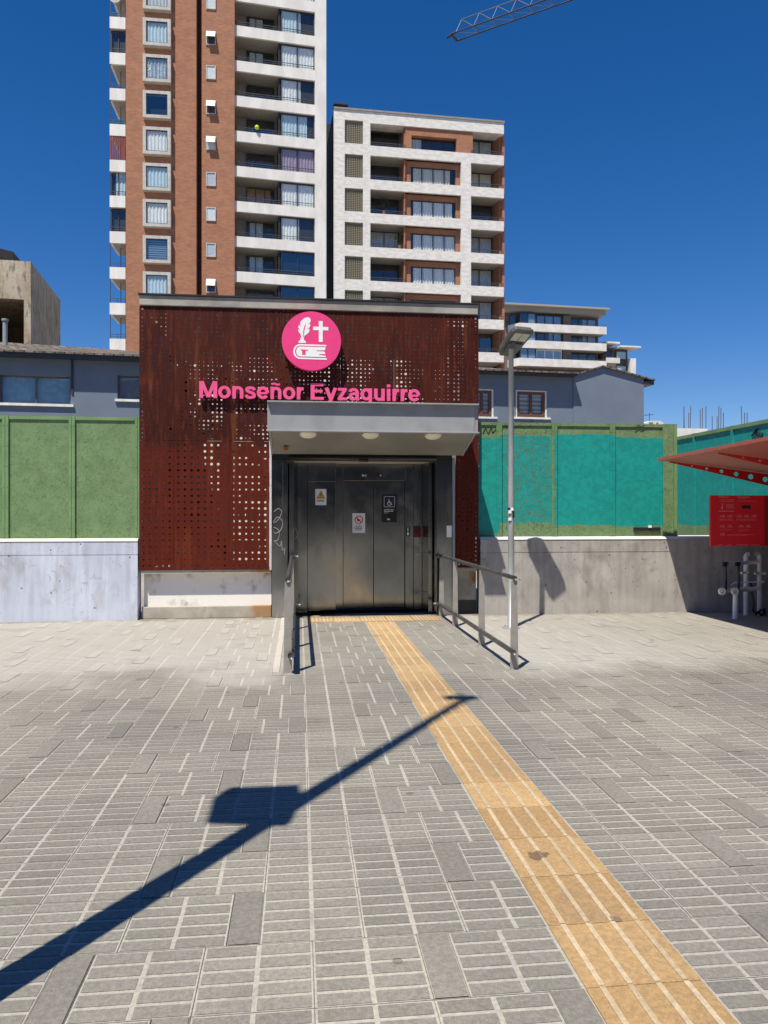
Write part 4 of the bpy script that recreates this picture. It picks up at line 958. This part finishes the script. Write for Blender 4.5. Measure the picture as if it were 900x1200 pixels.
# pier built round its lattice openings
zs = [0]
mb = MB(); mb.box(c0, g0, 0, .5, 0, zt0); mb.box(g1, c1, 0, .5, 0, zt0); last = zt0
for y in gy:
    z1 = FC.z(414, y); z0 = z1-1.83; mb.box(g0+.002, g1-.002, .004, .5, z1, last); last = z0
mb.box(g0+.002, g1-.002, .004, .5, 0, last); obj('lattice_pier', mb, m_white2, b, MC)
box_part('core', b, MC, c0+.02, c5-.3, 1.9, 12, 0, zt0-.3, m_greywall)
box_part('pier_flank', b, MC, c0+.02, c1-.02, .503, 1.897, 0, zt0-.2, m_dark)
for y in gy:
    z1 = FC.z(414, y); z0 = z1-1.83; mb = MB(); W = g1-g0; 
    for i in range(10): x = g0+W*(i+.5)/10; mb.box(x-.022,x+.022,.12,.16,z0,z1)
    for j in range(13): z = z0+1.83*(j+.5)/13; mb.box(g0+.01,g1-.01,.165,.20,z-.016,z+.016)
    f = obj('lattice_window', mb, m_grille, b, MC)
box_part('top_band', b, MC, c1+.002, c5, 0, 1.2, FC.z(434,144.2), zt0, m_white2)
box_part('roof_coping', b, MC, c0-.02, c5+.05, -.08, 12, zt0+.003, zt0+.14, m_greywall)
mb = MB(); mb.box(c0+.1,c0+1.0,.3,1,zt0+.15,zt0+.5); mb.box(c0+.0,c0+1.15,.2,1.1,zt0+.5,zt0+.62); obj('roof_vent', mb, m_dark, b, MC)
box_part('column', b, MC, c3, c4, -.003, .4, 0, FC.z(546,185), m_white2)
box_part('brick_flank', b, MC, c5-.02, c6, .35, 11.9, 0, zt0-.9, m_brick)
rc = random.Random(8)
tops = [170.5+39.6*i for i in range(7)]
for i, ty in enumerate(tops):
    zt = FC.z(434, ty); par = .78
    if i < 6:
        mb = MB(); mb.box(c1+.002, c3-.002, 0, .2, zt-par, zt); mb.box(c4+.002, c5, 0, .2, zt-par, zt)
        if i == 0: mb.box(c3-.002, c4+.002, .002, .2, zt-par, zt)
        obj('parapet', mb, m_white2, b, MC)
    else:
        box_part('parapet', b, MC, c4+.002, c5, 0, .2, zt-par, zt, m_white2)
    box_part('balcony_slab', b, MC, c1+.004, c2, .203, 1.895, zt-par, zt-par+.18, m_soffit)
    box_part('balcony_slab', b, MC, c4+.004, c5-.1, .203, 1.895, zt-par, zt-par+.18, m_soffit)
    if i < 6:
        # brick bay with wide window
        z0_, z1_ = zt-par, zt+1.89 if i else FC.z(434,144.5)
        wx0, wx1 = FC.u(482.5), FC.u(535.5); wz1 = z1_-.62 if i == 0 else z1_-.42
        mb = MB(); mb.box(c2, wx0, .45 if i else .12, 1.89, zt-.3, z1_); mb.box(wx1, c3 if i else c3+1.0, .45 if i else .12, 1.89, zt-.3, z1_); mb.box(wx0, wx1, .45 if i else .12, 1.89, wz1, z1_)
        obj('brick_bay', mb, m_brick, b, MC)
        cu = {0: (None,1), 1: (m_cur[2],.9), 2: (m_cur[0],.95)}.get(i, (m_cur[0],1))
        window(b, MC @ T(wx0+.01,.52,zt-.25), wx1-wx0-.02, wz1-zt+.24, 4, m_alu, cu[0] if i else m_cur[1], True, (0.05,cu[1]) if i else (0,.25), .06, .18, rnd=rc)
        railing(b, MC @ T(c1+.03,.05,zt), c2-c1-.05, .32)
        hasl = rc.random() < .55
        window(b, MC @ T(c1+.15,1.72,zt-.6), c2-c1-.4, 2.5, 2, m_alu, m_cur[1] if hasl else None, True, (0,1), .06, .16, rnd=rc)
        box_part('divider', b, MC, c2-.10, c2-.003, .21, 1.83, zt-par+.2, zt+1.9 if i else FC.z(434,145), m_brick)
    railing(b, MC @ T(c4+.03,.05,zt), c5-c4-.05, .32)
    window(b, MC @ T(c4+.12,1.72,zt-.6), (c5-c4)*.78, 2.5, 2, m_alu, m_cur[1] if i in (0,3,4,5) else m_cur[2] if i == 1 else None, True, (0,1), .06, .16, m_glass if i != 6 else m_glass_b, rnd=rc)
    mb = MB(); mb.prism([(c5-.2,.6),(c5-.02,.6),(c5-.02,1.89),(c5-.45,1.89)], zt-par+.19, zt+1.88, 'z'); obj('brick_return', mb, m_brick, b, MC)
lk = thing('stair_link', 'dark recessed stair link between the tall tower and the white block', 'stair tower', FC.M(FC.u(386), 68))
ML = FC.M(0, 68.5); l0, l1 = FC.u(377,68.5), FC.u(399,68.5)
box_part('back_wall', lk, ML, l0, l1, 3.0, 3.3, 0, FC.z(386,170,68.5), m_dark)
for i in range(5):
    z = FC.z(386, 190+39.8*i, 68.5); box_part('landing', lk, ML, l0+.003, l1-.003, 0, 2.99, z, z+.5, m_greywall)
box_part('bridge', lk, ML, l0, l1, 0, 2.9, FC.z(386,154,68.5), FC.z(386,145,68.5), m_greywall)

# ---- far stepped block
FD = Frame(10.8, 118.0); MD = FD.M(0, 118.0)
b = thing('apartment_block', 'far low block with long white balcony bands behind the street lamp', 'apartment building', FD.M(FD.u(660), 118))
e0, e1, e2, e3, e4 = (FD.u(p) for p in (595, 609, 711.5, 735, 748))
zr = FD.z(611, 356)
box_part('core', b, MD, e0, e2-.5, 2.2, 16, 0, zr-.8, m_brown)
mb = MB(); mb.box(e0-.6, e2+.3, -.4, 16, zr-.28, zr); mb.box(e0-.2, e2+.05, .6, 16, zr-1.0, zr-.283); obj('roof', mb, m_soffit, b, MD)
rd = random.Random(4)
for i, yt in enumerate((378.2, 398.2, 419.2, 439.5)):
    zt = FD.z(611, yt); hp = 1.25
    mb = MB(); mb.box(e1, e2-.1, 0, .3, zt-hp, zt); mb.prism([(e1-.01,.0),(e1-.01,.3),(e0+.1,4.0),(e0-.2,4.0)], zt-hp, zt, 'z'); obj('parapet', mb, m_far_white, b, MD)
    box_part('balcony_slab', b, MD, e1+.01, e2-.15, .31, 2.19, zt-hp, zt-hp+.3, m_soffit)
    if i == 3: continue
    for j, (p0, p1, yd) in enumerate(((610,629,.3),(631,661,.9),(673,705,1.9))):
        w0, w1 = FD.u(p0), FD.u(p1)
        window(b, MD @ T(w0, yd, zt-.5+(.1 if j==0 else 0)), w1-w0, 2.15, 2 if j == 0 else 3, m_alu if (i,j) != (2,1) else m_cur[0], rd.choice((m_cur[0], m_cur[1], None, None)), True, (rd.choice((0,.5)), 1), .14, .22, m_glass_b, rnd=rd)
    box_part('brown_panel', b, MD, FD.u(662.5), FD.u(671.5), .8, 2.19, zt-.9, zt+1.75, m_brown)
    railing(b, MD @ T(FD.u(673),.05,zt), e2-.2-FD.u(673), .3)
    window(b, MD @ T(e0+.35, 3.3, zt-.4) @ Matrix.Rotation(R(-58),4,'Z'), 2.6, 2.0, 2, m_alu, None, glassm=m_glass_b, rnd=rd, fw=.12)
box_part('side_wing', b, MD, e0-.1, e0+.9, 4.1, 16, 0, zr-1.1, m_brown)
zr2 = FD.z(712, 402.5)
box_part('lower_core', b, MD, e2+.0, e3+.9, 1.6, 14, 0, zr2-.3, m_brown)
mb = MB(); mb.box(e2-.05, e3-1.0, .6, 14, zr2+.2, zr2+.5); mb.box(e3-1.4, e4+.4, -.2, 14, zr2-.5, zr2-.25); obj('lower_roof', mb, m_far_white, b, MD)
box_part('lower_parapet', b, MD, e2, e3-1.2, .2, .5, FD.z(720,445), FD.z(720,433.5), m_far_white)
box_part('lower_parapet', b, MD, e2, e3-1.2, .2, .5, FD.z(720,425), FD.z(720,419), m_far_white)
box_part('corner_pier', b, MD, e4-1.2, e4-.2, .4, 12, 0, zr2-2.2, m_far_white)
for (p0,p1,y0,y1) in ((713,722,408,417),(726,739,409,420),(726,739,426,436),(713,722,428,433)):
    w0, w1 = FD.u(p0), FD.u(p1); window(b, MD @ T(w0,1.2,FD.z(726,y1)), w1-w0, FD.z(726,y0)-FD.z(726,y1), 1, m_alu, m_cur[3] if p0 == 726 else None, False, (0,1), .14, .22, rnd=rd)

# ------------------------------------------------------------------ blue-grey houses
def housemat():
    m = MT('blue_grey_render', .85); n = m.noise(.9,6)
    c = m.mix(m.step(n,.3,.7), (.135,.172,.225), (.16,.20,.26)); c = m.mix(m.math('MULTIPLY', m.step(m.noise(2.2,6,m.scaled(1.4,1,.5)),.55,.75),.2), c, (.105,.13,.17))
    m.col(c); m.bump(m.noise(20,5), .35, .01); return m.m
m_house = housemat()
def tilemat():
    m = MT('weathered_roof_tiles', .9); x, y, z = m.xyz(); c = m.n('ShaderNodeCombineXYZ'); m.l(x, c.inputs[0]); m.l(y, c.inputs[1])
    b = m.n('ShaderNodeTexBrick'); m.l(c.outputs[0], b.inputs['Vector']); b.inputs['Scale'].default_value = 1; b.inputs['Brick Width'].default_value = .26; b.inputs['Row Height'].default_value = .33
    b.inputs['Mortar Size'].default_value = .025; b.inputs['Color1'].default_value = (.17,.145,.12,1); b.inputs['Color2'].default_value = (.10,.088,.078,1); b.inputs['Mortar'].default_value = (.03,.028,.025,1)
    v = m.mix(m.step(m.noise(2.5,7),.3,.7), (.7,.7,.7), (1.5,1.4,1.3)); m.col(m.mix(1.0, b.outputs[0], v, 'MULTIPLY')); m.bump(m.noise(9,5), .8, .05); return m.m
m_tiles = tilemat()
def wall_open(u0, u1, z0, z1, ops, d):
    mb = MB(); xs = sorted({u0,u1,*[o[0] for o in ops],*[o[1] for o in ops]}); zs = sorted({z0,z1,*[o[2] for o in ops],*[o[3] for o in ops]})
    for a, b in zip(xs, xs[1:]):
        for c, e in zip(zs, zs[1:]):
            if any(o[0] <= a and b <= o[1] and o[2] <= c and e <= o[3] for o in ops): continue
            mb.face([(a,0,c),(b,0,c),(b,0,e),(a,0,e)])
    for o in ops:
        a,b,c,e = o
        mb.face([(a,0,c),(a,0,e),(a,d,e),(a,d,c)]); mb.face([(b,0,c),(b,d,c),(b,d,e),(b,0,e)]); mb.face([(a,0,e),(b,0,e),(b,d,e),(a,d,e)]); mb.face([(a,0,c),(a,d,c),(b,d,c),(b,0,c)])
    mb.face([(u0,0,z0),(u0,0,z1),(u0,7,z1),(u0,7,z0)]); mb.face([(u1,0,z0),(u1,7,z0),(u1,7,z1),(u1,0,z1)]); mb.face([(u0,7,z0),(u0,7,z1),(u1,7,z1),(u1,7,z0)])
    return mb
FH = Frame(11.2, 23.0); MH = FH.M(0, 23.0)
m_brownf = plain('brown_wood_frame', (.13,.055,.03), .5); m_sill = plain('white_sill', (.75,.74,.70), .6); m_greyf = plain('grey_aluminium_frame', (.13,.13,.125), .45, .3)
m_gutter = plain('dark_gutter', (.03,.035,.045), .5)
# left house
h1 = thing('house', 'blue-grey rendered house with wide window behind the plain green hoarding', 'house', FH.M(FH.u(60), 23))
hu0, hu1 = FH.u(-330), FH.u(196); ez = FH.z(60, 420)
w1 = (FH.u(-1), FH.u(83), FH.z(40,473), FH.z(40,440)); w2 = (FH.u(137.5), FH.u(166), FH.z(150,468), FH.z(150,440))
obj('wall', wall_open(hu0, hu1, 0, ez+.05, [w1, w2], .14), m_house, h1, MH)
window(h1, MH @ T(w1[0],.09,w1[2]), w1[1]-w1[0], w1[3]-w1[2], 2, m_greyf, plain('sky_reflection_blind', (.74,.86,.95), .7), False, (0,1), .045, .10, m_glass_b)  # wide window: sky reflection is put into the blind's pale blue
window(h1, MH @ T(w2[0],.09,w2[2]), w2[1]-w2[0], w2[3]-w2[2], 1, m_greyf, plain('striped_grey_blind', (.20,.21,.25), .8), False, (0,1), .045, .10)
box_part('sill', h1, MH, w1[0]-.12, w1[1]+.08, -.07, .1, w1[2]-.07, w1[2]-.002, m_sill); box_part('sill', h1, MH, w2[0]-.06, w2[1]+.08, -.07, .1, w2[2]-.07, w2[2]-.002, m_sill)
box_part('eave', h1, MH, hu0-.2, hu1+.3, -.36, 0.0, ez-.02, ez+.10, m_gutter)
rz0 = ez+.12
rdg = FH.u(60, 26.6)
rp = [(hu0-.3,-.40,rz0),(hu1+.35,-.40,rz0),(hu1-1.8,3.2,rz0+.84),(hu0-.3,3.2,rz0+1.12),(hu0-.3,7.2,rz0),(hu1+.35,7.2,rz0)]
def slab_roof(faces, th=.05):
    mb = MB()
    for f in faces:
        mb.face(f); mb.face([(x,y,z-th) for x,y,z in reversed(f)])
        for i in range(len(f)): a, b_ = f[i], f[(i+1)%len(f)]; mb.face([a,(a[0],a[1],a[2]-th),(b_[0],b_[1],b_[2]-th),b_])
    return mb
obj('roof', slab_roof([[rp[0],rp[1],rp[2],rp[3]],[rp[1],rp[5],rp[2]],[rp[2],rp[5],rp[4],rp[3]]]), m_tiles, h1, MH)
mb = MB(); p = (FH.u(6,24.5), 1.5); mb.tube([(p[0],p[1],rz0+.3),(p[0],p[1],rz0+1.22)], .07, 12); mb.tube([(p[0],p[1],rz0+1.22),(p[0],p[1],rz0+1.28)], .10, 12); obj('flue_pipe', mb, m_pole, h1, MH)
box_part('downpipe', h1, MH, FH.u(83.5), FH.u(86), -.03, -.002, ez-1.0, ez-.02, m_gutter)
# right house
h2 = thing('house', 'blue-grey rendered house with brown window and gable above the turquoise hoarding', 'house', FH.M(FH.u(640), 23))
hv0, hv1, hv2 = FH.u(455), FH.u(671.5), FH.u(754)
e2z = FH.z(615, 440.5)
q1 = (FH.u(604.5), FH.u(641), FH.z(620,489), FH.z(620,457.5)); q2 = (FH.u(552), FH.u(578.5), FH.z(570,488.5), FH.z(570,456))
obj('wall', wall_open(hv0, hv1, 0, e2z+.03, [q1,q2], .13), m_house, h2, MH)
def blindmat():
    m = MT('zebra_blind', .8); x, y, z = m.xyz(); s = m.math('FRACT', m.math('MULTIPLY', z, 7.5)); m.col(m.mix(m.step(s,.45,.55), (.50,.51,.52), (.26,.27,.29))); return m.m
m_zeb = blindmat()
for q in (q1, q2):
    w = window(h2, MH @ T(q[0]+.05,.06,q[2]+.02), q[1]-q[0]-.10, q[3]-q[2]-.05, 2, m_brownf, m_zeb, False, (0,1), .09, .10)
    mb = MB(); mb.box(q[0],q[0]+.048,.02,.12,q[2],q[3]); mb.box(q[1]-.048,q[1],.02,.12,q[2],q[3]); mb.box(q[0]+.048,q[1]-.048,.02,.12,q[3]-.03,q[3]); obj('window_surround', mb, m_sill, h2, MH)
    box_part('sill', h2, MH, q[0]-.08, q[1]+.10, -.07, .1, q[2]-.06, q[2]-.002, m_sill)
box_part('eave', h2, MH, hv0-.2, hv1-.01, -.36, 0, e2z-.0, e2z+.08, m_gutter)
r0 = e2z+.10
obj('roof', slab_roof([[(hv0,-.42,r0),(hv1-.01,-.42,r0),(hv1-.9,3.0,r0+.52),(hv0,3.0,r0+.86)],[(hv1-.01,-.42,r0),(hv1-.01,7,r0),(hv1-.9,3.0,r0+.52)]]), m_tiles, h2, MH)
gzl, gzp, gzr = FH.z(671.5,441), FH.z(705,430.5), FH.z(754,443.5); gup = FH.u(705)
mb = MB(); mb.prism([(hv1+.003,0),(hv2,0),(hv2,gzr),(gup,gzp),(hv1+.003,gzl)], -.03, 7); obj('gable_wall', mb, m_house, h2, MH)
dr = .05
pr = FH.z(766,447); pru = FH.u(766)
mb = slab_roof([[(hv1-.02,-.12,gzl+dr),(gup,-.12,gzp+dr),(gup,7.1,gzp+dr),(hv1-.02,7.1,gzl+dr)],[(gup,-.12,gzp+dr),(pru,-.12,pr+dr),(pru,7.1,pr+dr),(gup,7.1,gzp+dr)]], .045); obj('gable_roof', mb, m_tiles, h2, MH)
box_part('eave', h2, MH, hv2+.003, pru-.02, -.06, 7, pr-.12, pr-.005, m_gutter)
mb = MB(); mb.box(FH.u(655),FH.u(656.5),-.02,-.002,0,.1); p = FH.u(623)
mb.tube([(p,-.04,q1[2]-.07),(p,-.04,q1[2]-.30)], .012, 6); mb.box(p-.03,p+.12,-.06,-.002,q1[2]-.34,q1[2]-.28); obj('cable', mb, m_gutter, h2, MH)

# ------------------------------------------------------------------ raw concrete tank house on the left
FR = Frame(11.8, 30.0); MR = FR.M(0, 30.0)
def oldconc():
    m = MT('mould_streaked_concrete', .9); n = m.noise(1.4,7,m.scaled(1,1,.5)); n2 = m.noise(5,7,m.scaled(1.6,1.6,.3))
    x, y, z = m.xyz()
    c = m.mix(m.step(n,.35,.65), (.36,.28,.18), (.50,.43,.33)); c = m.mix(m.math('MULTIPLY', m.step(n2,.5,.66), .7), c, (.07,.06,.05))
    m.col(c); m.bump(m.noise(8,6), .5, .03); return m.m
m_old = oldconc()
t0, t1 = FR.u(-70), FR.u(36); tz_ = FR.z(36, 306.5); oz = FR.z(28, 351); o1 = FR.u(28)
b = thing('concrete_tower', 'stained raw concrete tower with square opening above the left house roof', 'concrete structure', FR.M(FR.u(0), 30))
L_ = 5.2
mb = MB(); mb.box(t0, t1, 0, .3, oz, tz_); mb.box(o1, t1, .0, .3, 0, oz-.002); mb.box(t0, t0+1.0, 0, .3, 0, oz-.002); obj('front_wall', mb, m_old, b, MR)
mb = MB(); mb.box(t1-.25, t1, .303, L_, 0, tz_-.004); obj('side_wall', mb, m_old, b, MR)
mb = MB(); mb.box(t0, t1-.253, L_-.3, L_, 0, tz_-.01); mb.box(t0, t0+.25, .303, L_-.3, 0, tz_-.01); obj('back_wall', mb, m_old, b, MR)
mb = MB(); mb.box(t0+.26, t1-.26, .31, L_-.31, oz+.05, oz+.25); obj('ceiling_slab', mb, m_old, b, MR)
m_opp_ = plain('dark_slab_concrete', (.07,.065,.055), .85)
b2 = thing('roof_overhang', 'dark corner of a roof slab high in the top left behind the house', 'roof', FR.M(FR.u(-30), 33))
mb = MB(); z0 = FR.z(15,305,33.5); u1 = FR.u(15.5,33.5)
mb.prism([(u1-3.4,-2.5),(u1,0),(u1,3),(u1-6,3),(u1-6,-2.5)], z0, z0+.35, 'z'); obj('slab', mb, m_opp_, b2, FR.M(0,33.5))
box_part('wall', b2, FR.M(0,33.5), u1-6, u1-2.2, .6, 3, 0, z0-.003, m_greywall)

# ------------------------------------------------------------------ building site far right, crane
FS = Frame(8, 60.0); MS = FS.M(0, 60.0)
b = thing('unfinished_building', 'pale slab of an unfinished building with bare rebar above the side hoarding', 'building', FS.M(FS.u(830), 60))
z1 = FS.z(806, 502); box_part('slab_edge', b, MS, FS.u(790), FS.u(829), 0, 6, z1-.75, z1, m_far_white); box_part('walls', b, MS, FS.u(786), FS.u(990), .4, 6, 0, z1-1.6, m_greywall); box_part('lower_slab', b, MS, FS.u(829)+.01, FS.u(990), 0, 6, z1-1.7, z1-.9, m_greywall)
rr = random.Random(2)
m_bar_ = plain('rusty_rebar', (.10,.07,.06), .7)
for i, px in enumerate([808.5,810,814.5,816,828.5,830.5,835,842.5,848,850,852.5,856,878.5,881,884]):
    u = FS.u(px); top = rr.choice((478,482,486,476)) if i % 3 else 474; dx = rr.uniform(-.35,.35) if rr.random() < .35 else rr.uniform(-.04,.04)
    mb = MB(); mb.tube([(u,1,z1-1),(u+dx,1,FS.z(px,top))], .032, 5); obj('rebar', mb, m_bar_, b, MS)
FV = Frame(8, 40.0); v = thing('parked_van_roof', 'white vehicle roof just showing above the turquoise hoarding', 'vehicle', FV.M(FV.u(767), 40))
FTa = Frame(8, 45.0)
an = thing('tv_antenna', 'thin rooftop television antenna beside the blue-grey gable', 'antenna', FTa.M(FTa.u(761), 45))
MT_ = FTa.M(FTa.u(761), 45); z1 = FTa.z(761,486)
mb = MB(); mb.tube([(0,0,z1-6),(0,0,z1+.1)], .02, 6); obj('mast', mb, m_bar_, an, MT_)
mb = MB(); mb.tube([(-.35,0,z1-.05),(.25,0,z1+.02)], .014, 5)
for i in range(6): x = -.33+i*.11; mb.tube([(x,-.2,z1-.04+i*.01),(x,.2,z1-.04+i*.01)], .010, 5)
obj('aerial', mb, m_bar_, an, MT_)
# roof bulge above hoarding
bpy.data.objects.remove(v)
FW = Frame(8, 26.0); wv = thing('roof_vent', 'low white rounded roof vent peeping over the turquoise hoarding', 'roof vent', FW.M(FW.u(767), 26))
z1 = FW.z(767, 496); a, c = FW.u(756), FW.u(778)
mb = MB(); mb.prism([(0,0),(c-a,0),(c-a,z1),(c-a-.12,z1+.09),(.2,z1+.09),(0,z1)], 0, 1.2); obj('cowl', mb, m_far_white, wv, FW.M(a, 26))
mb = MB(); mb.box(.15,.3,-.02,.1,z1-.02,z1+.03); mb.box(.42,.5,-.02,.1,z1-.02,z1+.03); obj('clip', mb, m_grs, wv, FW.M(a,26))

m_cr = plain('blue_grey_crane_steel', (.10,.14,.20), .5, .2); m_crd = plain('dark_crane_steel', (.03,.04,.06), .5, .2)
def campt(px, py, zc): xc = (px-450)/900*zc; return Vector((xc*math.cos(TH)+zc*math.sin(TH), -xc*math.sin(TH)+zc*math.cos(TH), CAMH+(600-py)/900*zc))
B0 = campt(540.6, 46, 80); zc2 = (B0.z-CAMH)*900/600; B1 = campt(670, 0, zc2); d = (B1-B0).normalized()
A0 = campt(534, 38, (B0.z-CAMH)*900/562); T0 = (A0+B0)/2 + Vector((0,0,1.55)) + d*.35
LJ = 42
mast_p = B0 + d*(LJ-1)
cr = thing('tower_crane', 'lattice jib of a tower crane against the sky at the top', 'crane', T(mast_p.x, mast_p.y, 0))
MJ = KM
for P0, mt in ((A0,m_crd),(B0,m_crd),(T0,m_cr)):
    mb = MB(); mb.tube([P0, P0+d*LJ], .075 if P0 is not T0 else .06, 6); obj('jib_chord', mb, mt, cr, MJ)
mb = MB(); n = 21; st = LJ/n
for i in range(n):
    a, b_, c_ = A0+d*st*i, B0+d*st*i, T0+d*(st*i); mid = d*st*.5
    mb.tube([a, T0+d*(st*i+st*.0)], .035, 5); mb.tube([T0+d*st*i, a+d*st], .03, 5)
    mb.tube([b_, T0+d*st*i], .035, 5); mb.tube([T0+d*st*i, b_+d*st], .03, 5)
    mb.tube([a, b_], .03, 5); mb.tube([a, b_+d*st], .028, 5)
obj('jib_lacing', mb, m_cr, cr, MJ)
mb = MB(); mb.tube([A0-d*.5, B0-d*.5], .14, 6); mb.tube([A0-d*.5, A0], .1, 6); mb.tube([B0-d*.5, B0], .1, 6); mb.tube([A0-d*.5+Vector((0,0,-.1)), A0-d*1.0+Vector((0,0,-.25))], .12, 6); obj('jib_tip', mb, m_crd, cr, MJ)
c_ = (A0+B0)/2 + d*(LJ-1); mb = MB()
for sx in (-.8,.8):
    for sy_ in (-.8,.8): mb.tube([(c_.x+sx,c_.y+sy_,0),(c_.x+sx,c_.y+sy_,c_.z+6)], .09, 6)
for i in range(28):
    z = i*2.0
    for (p0,p1) in (((-.8,-.8),(.8,-.8)),((.8,-.8),(.8,.8)),((.8,.8),(-.8,.8)),((-.8,.8),(-.8,-.8))): mb.tube([(c_.x+p0[0],c_.y+p0[1],z),(c_.x+p1[0],c_.y+p1[1],z+2)], .04, 5)
obj('mast', mb, m_crd, cr, MJ)

# ------------------------------------------------------------------ unseen dark block added behind the viewpoint for the steel doors to mirror
m_opp = mottled('dark_reflection_facade', (.06,.072,.075), (.10,.115,.115), .6, .9, bump=0)  # dark tone chosen for its mirror image in the doors
op = thing('reflection_block', 'unseen dark block added behind the viewpoint for the steel elevator doors to mirror', 'added reflection block', T(0,-24,0))
box_part('facade', op, KM, -30, 34, -34, -24, 0, 13, m_opp)
for i in range(12):
    for j in range(3): box_part('window', op, KM, -28+i*5, -25+i*5, -23.99, -23.9, 1.2+j*4, 3.4+j*4, m_dark)

# a few things kept on the balconies of the white block
def plant(px, py, D, label):
    z = FC.z(px, py, D); M = FC.M(FC.u(px, D), D, z); t = thing('potted_plant', label, 'plant', M, 'plants on the balconies of the white block')
    mb = MB(); mb.tube([(0,0,0),(0,0,.3)], .12, 10, r2=.16); obj('pot', mb, m_brick, t)
    mb = MB(); q = random.Random(int(px))
    for i in range(90):
        a, b = q.uniform(0,6.28), q.uniform(-.5,1.3); r = q.uniform(.1,.42)*(1.15-abs(b-.5)*.5); p = Vector((r*math.cos(a), r*math.sin(a)*.6, .75+b*.5)); u = Vector((q.uniform(-1,1),q.uniform(-1,1),q.uniform(-.6,.6))).normalized()*.1; v = u.cross(Vector((q.uniform(-1,1),q.uniform(-1,1),1)).normalized())*.6
        mb.face([p-u, p+v, p+u, p-v])
    obj('foliage', mb, plain('balcony_leaves', (.06,.10,.03), .6), t)
    mb = MB(); mb.tube([(0,0,.28),(.03,0,.9)], .02, 6); obj('stem', mb, m_brown, t)
plant(468.5, 292.5, 60.9, 'leafy potted plant on the fourth-row left balcony of the white block')
plant(450, 252, 61.0, 'leafy potted plant on the third-row left balcony of the white block')
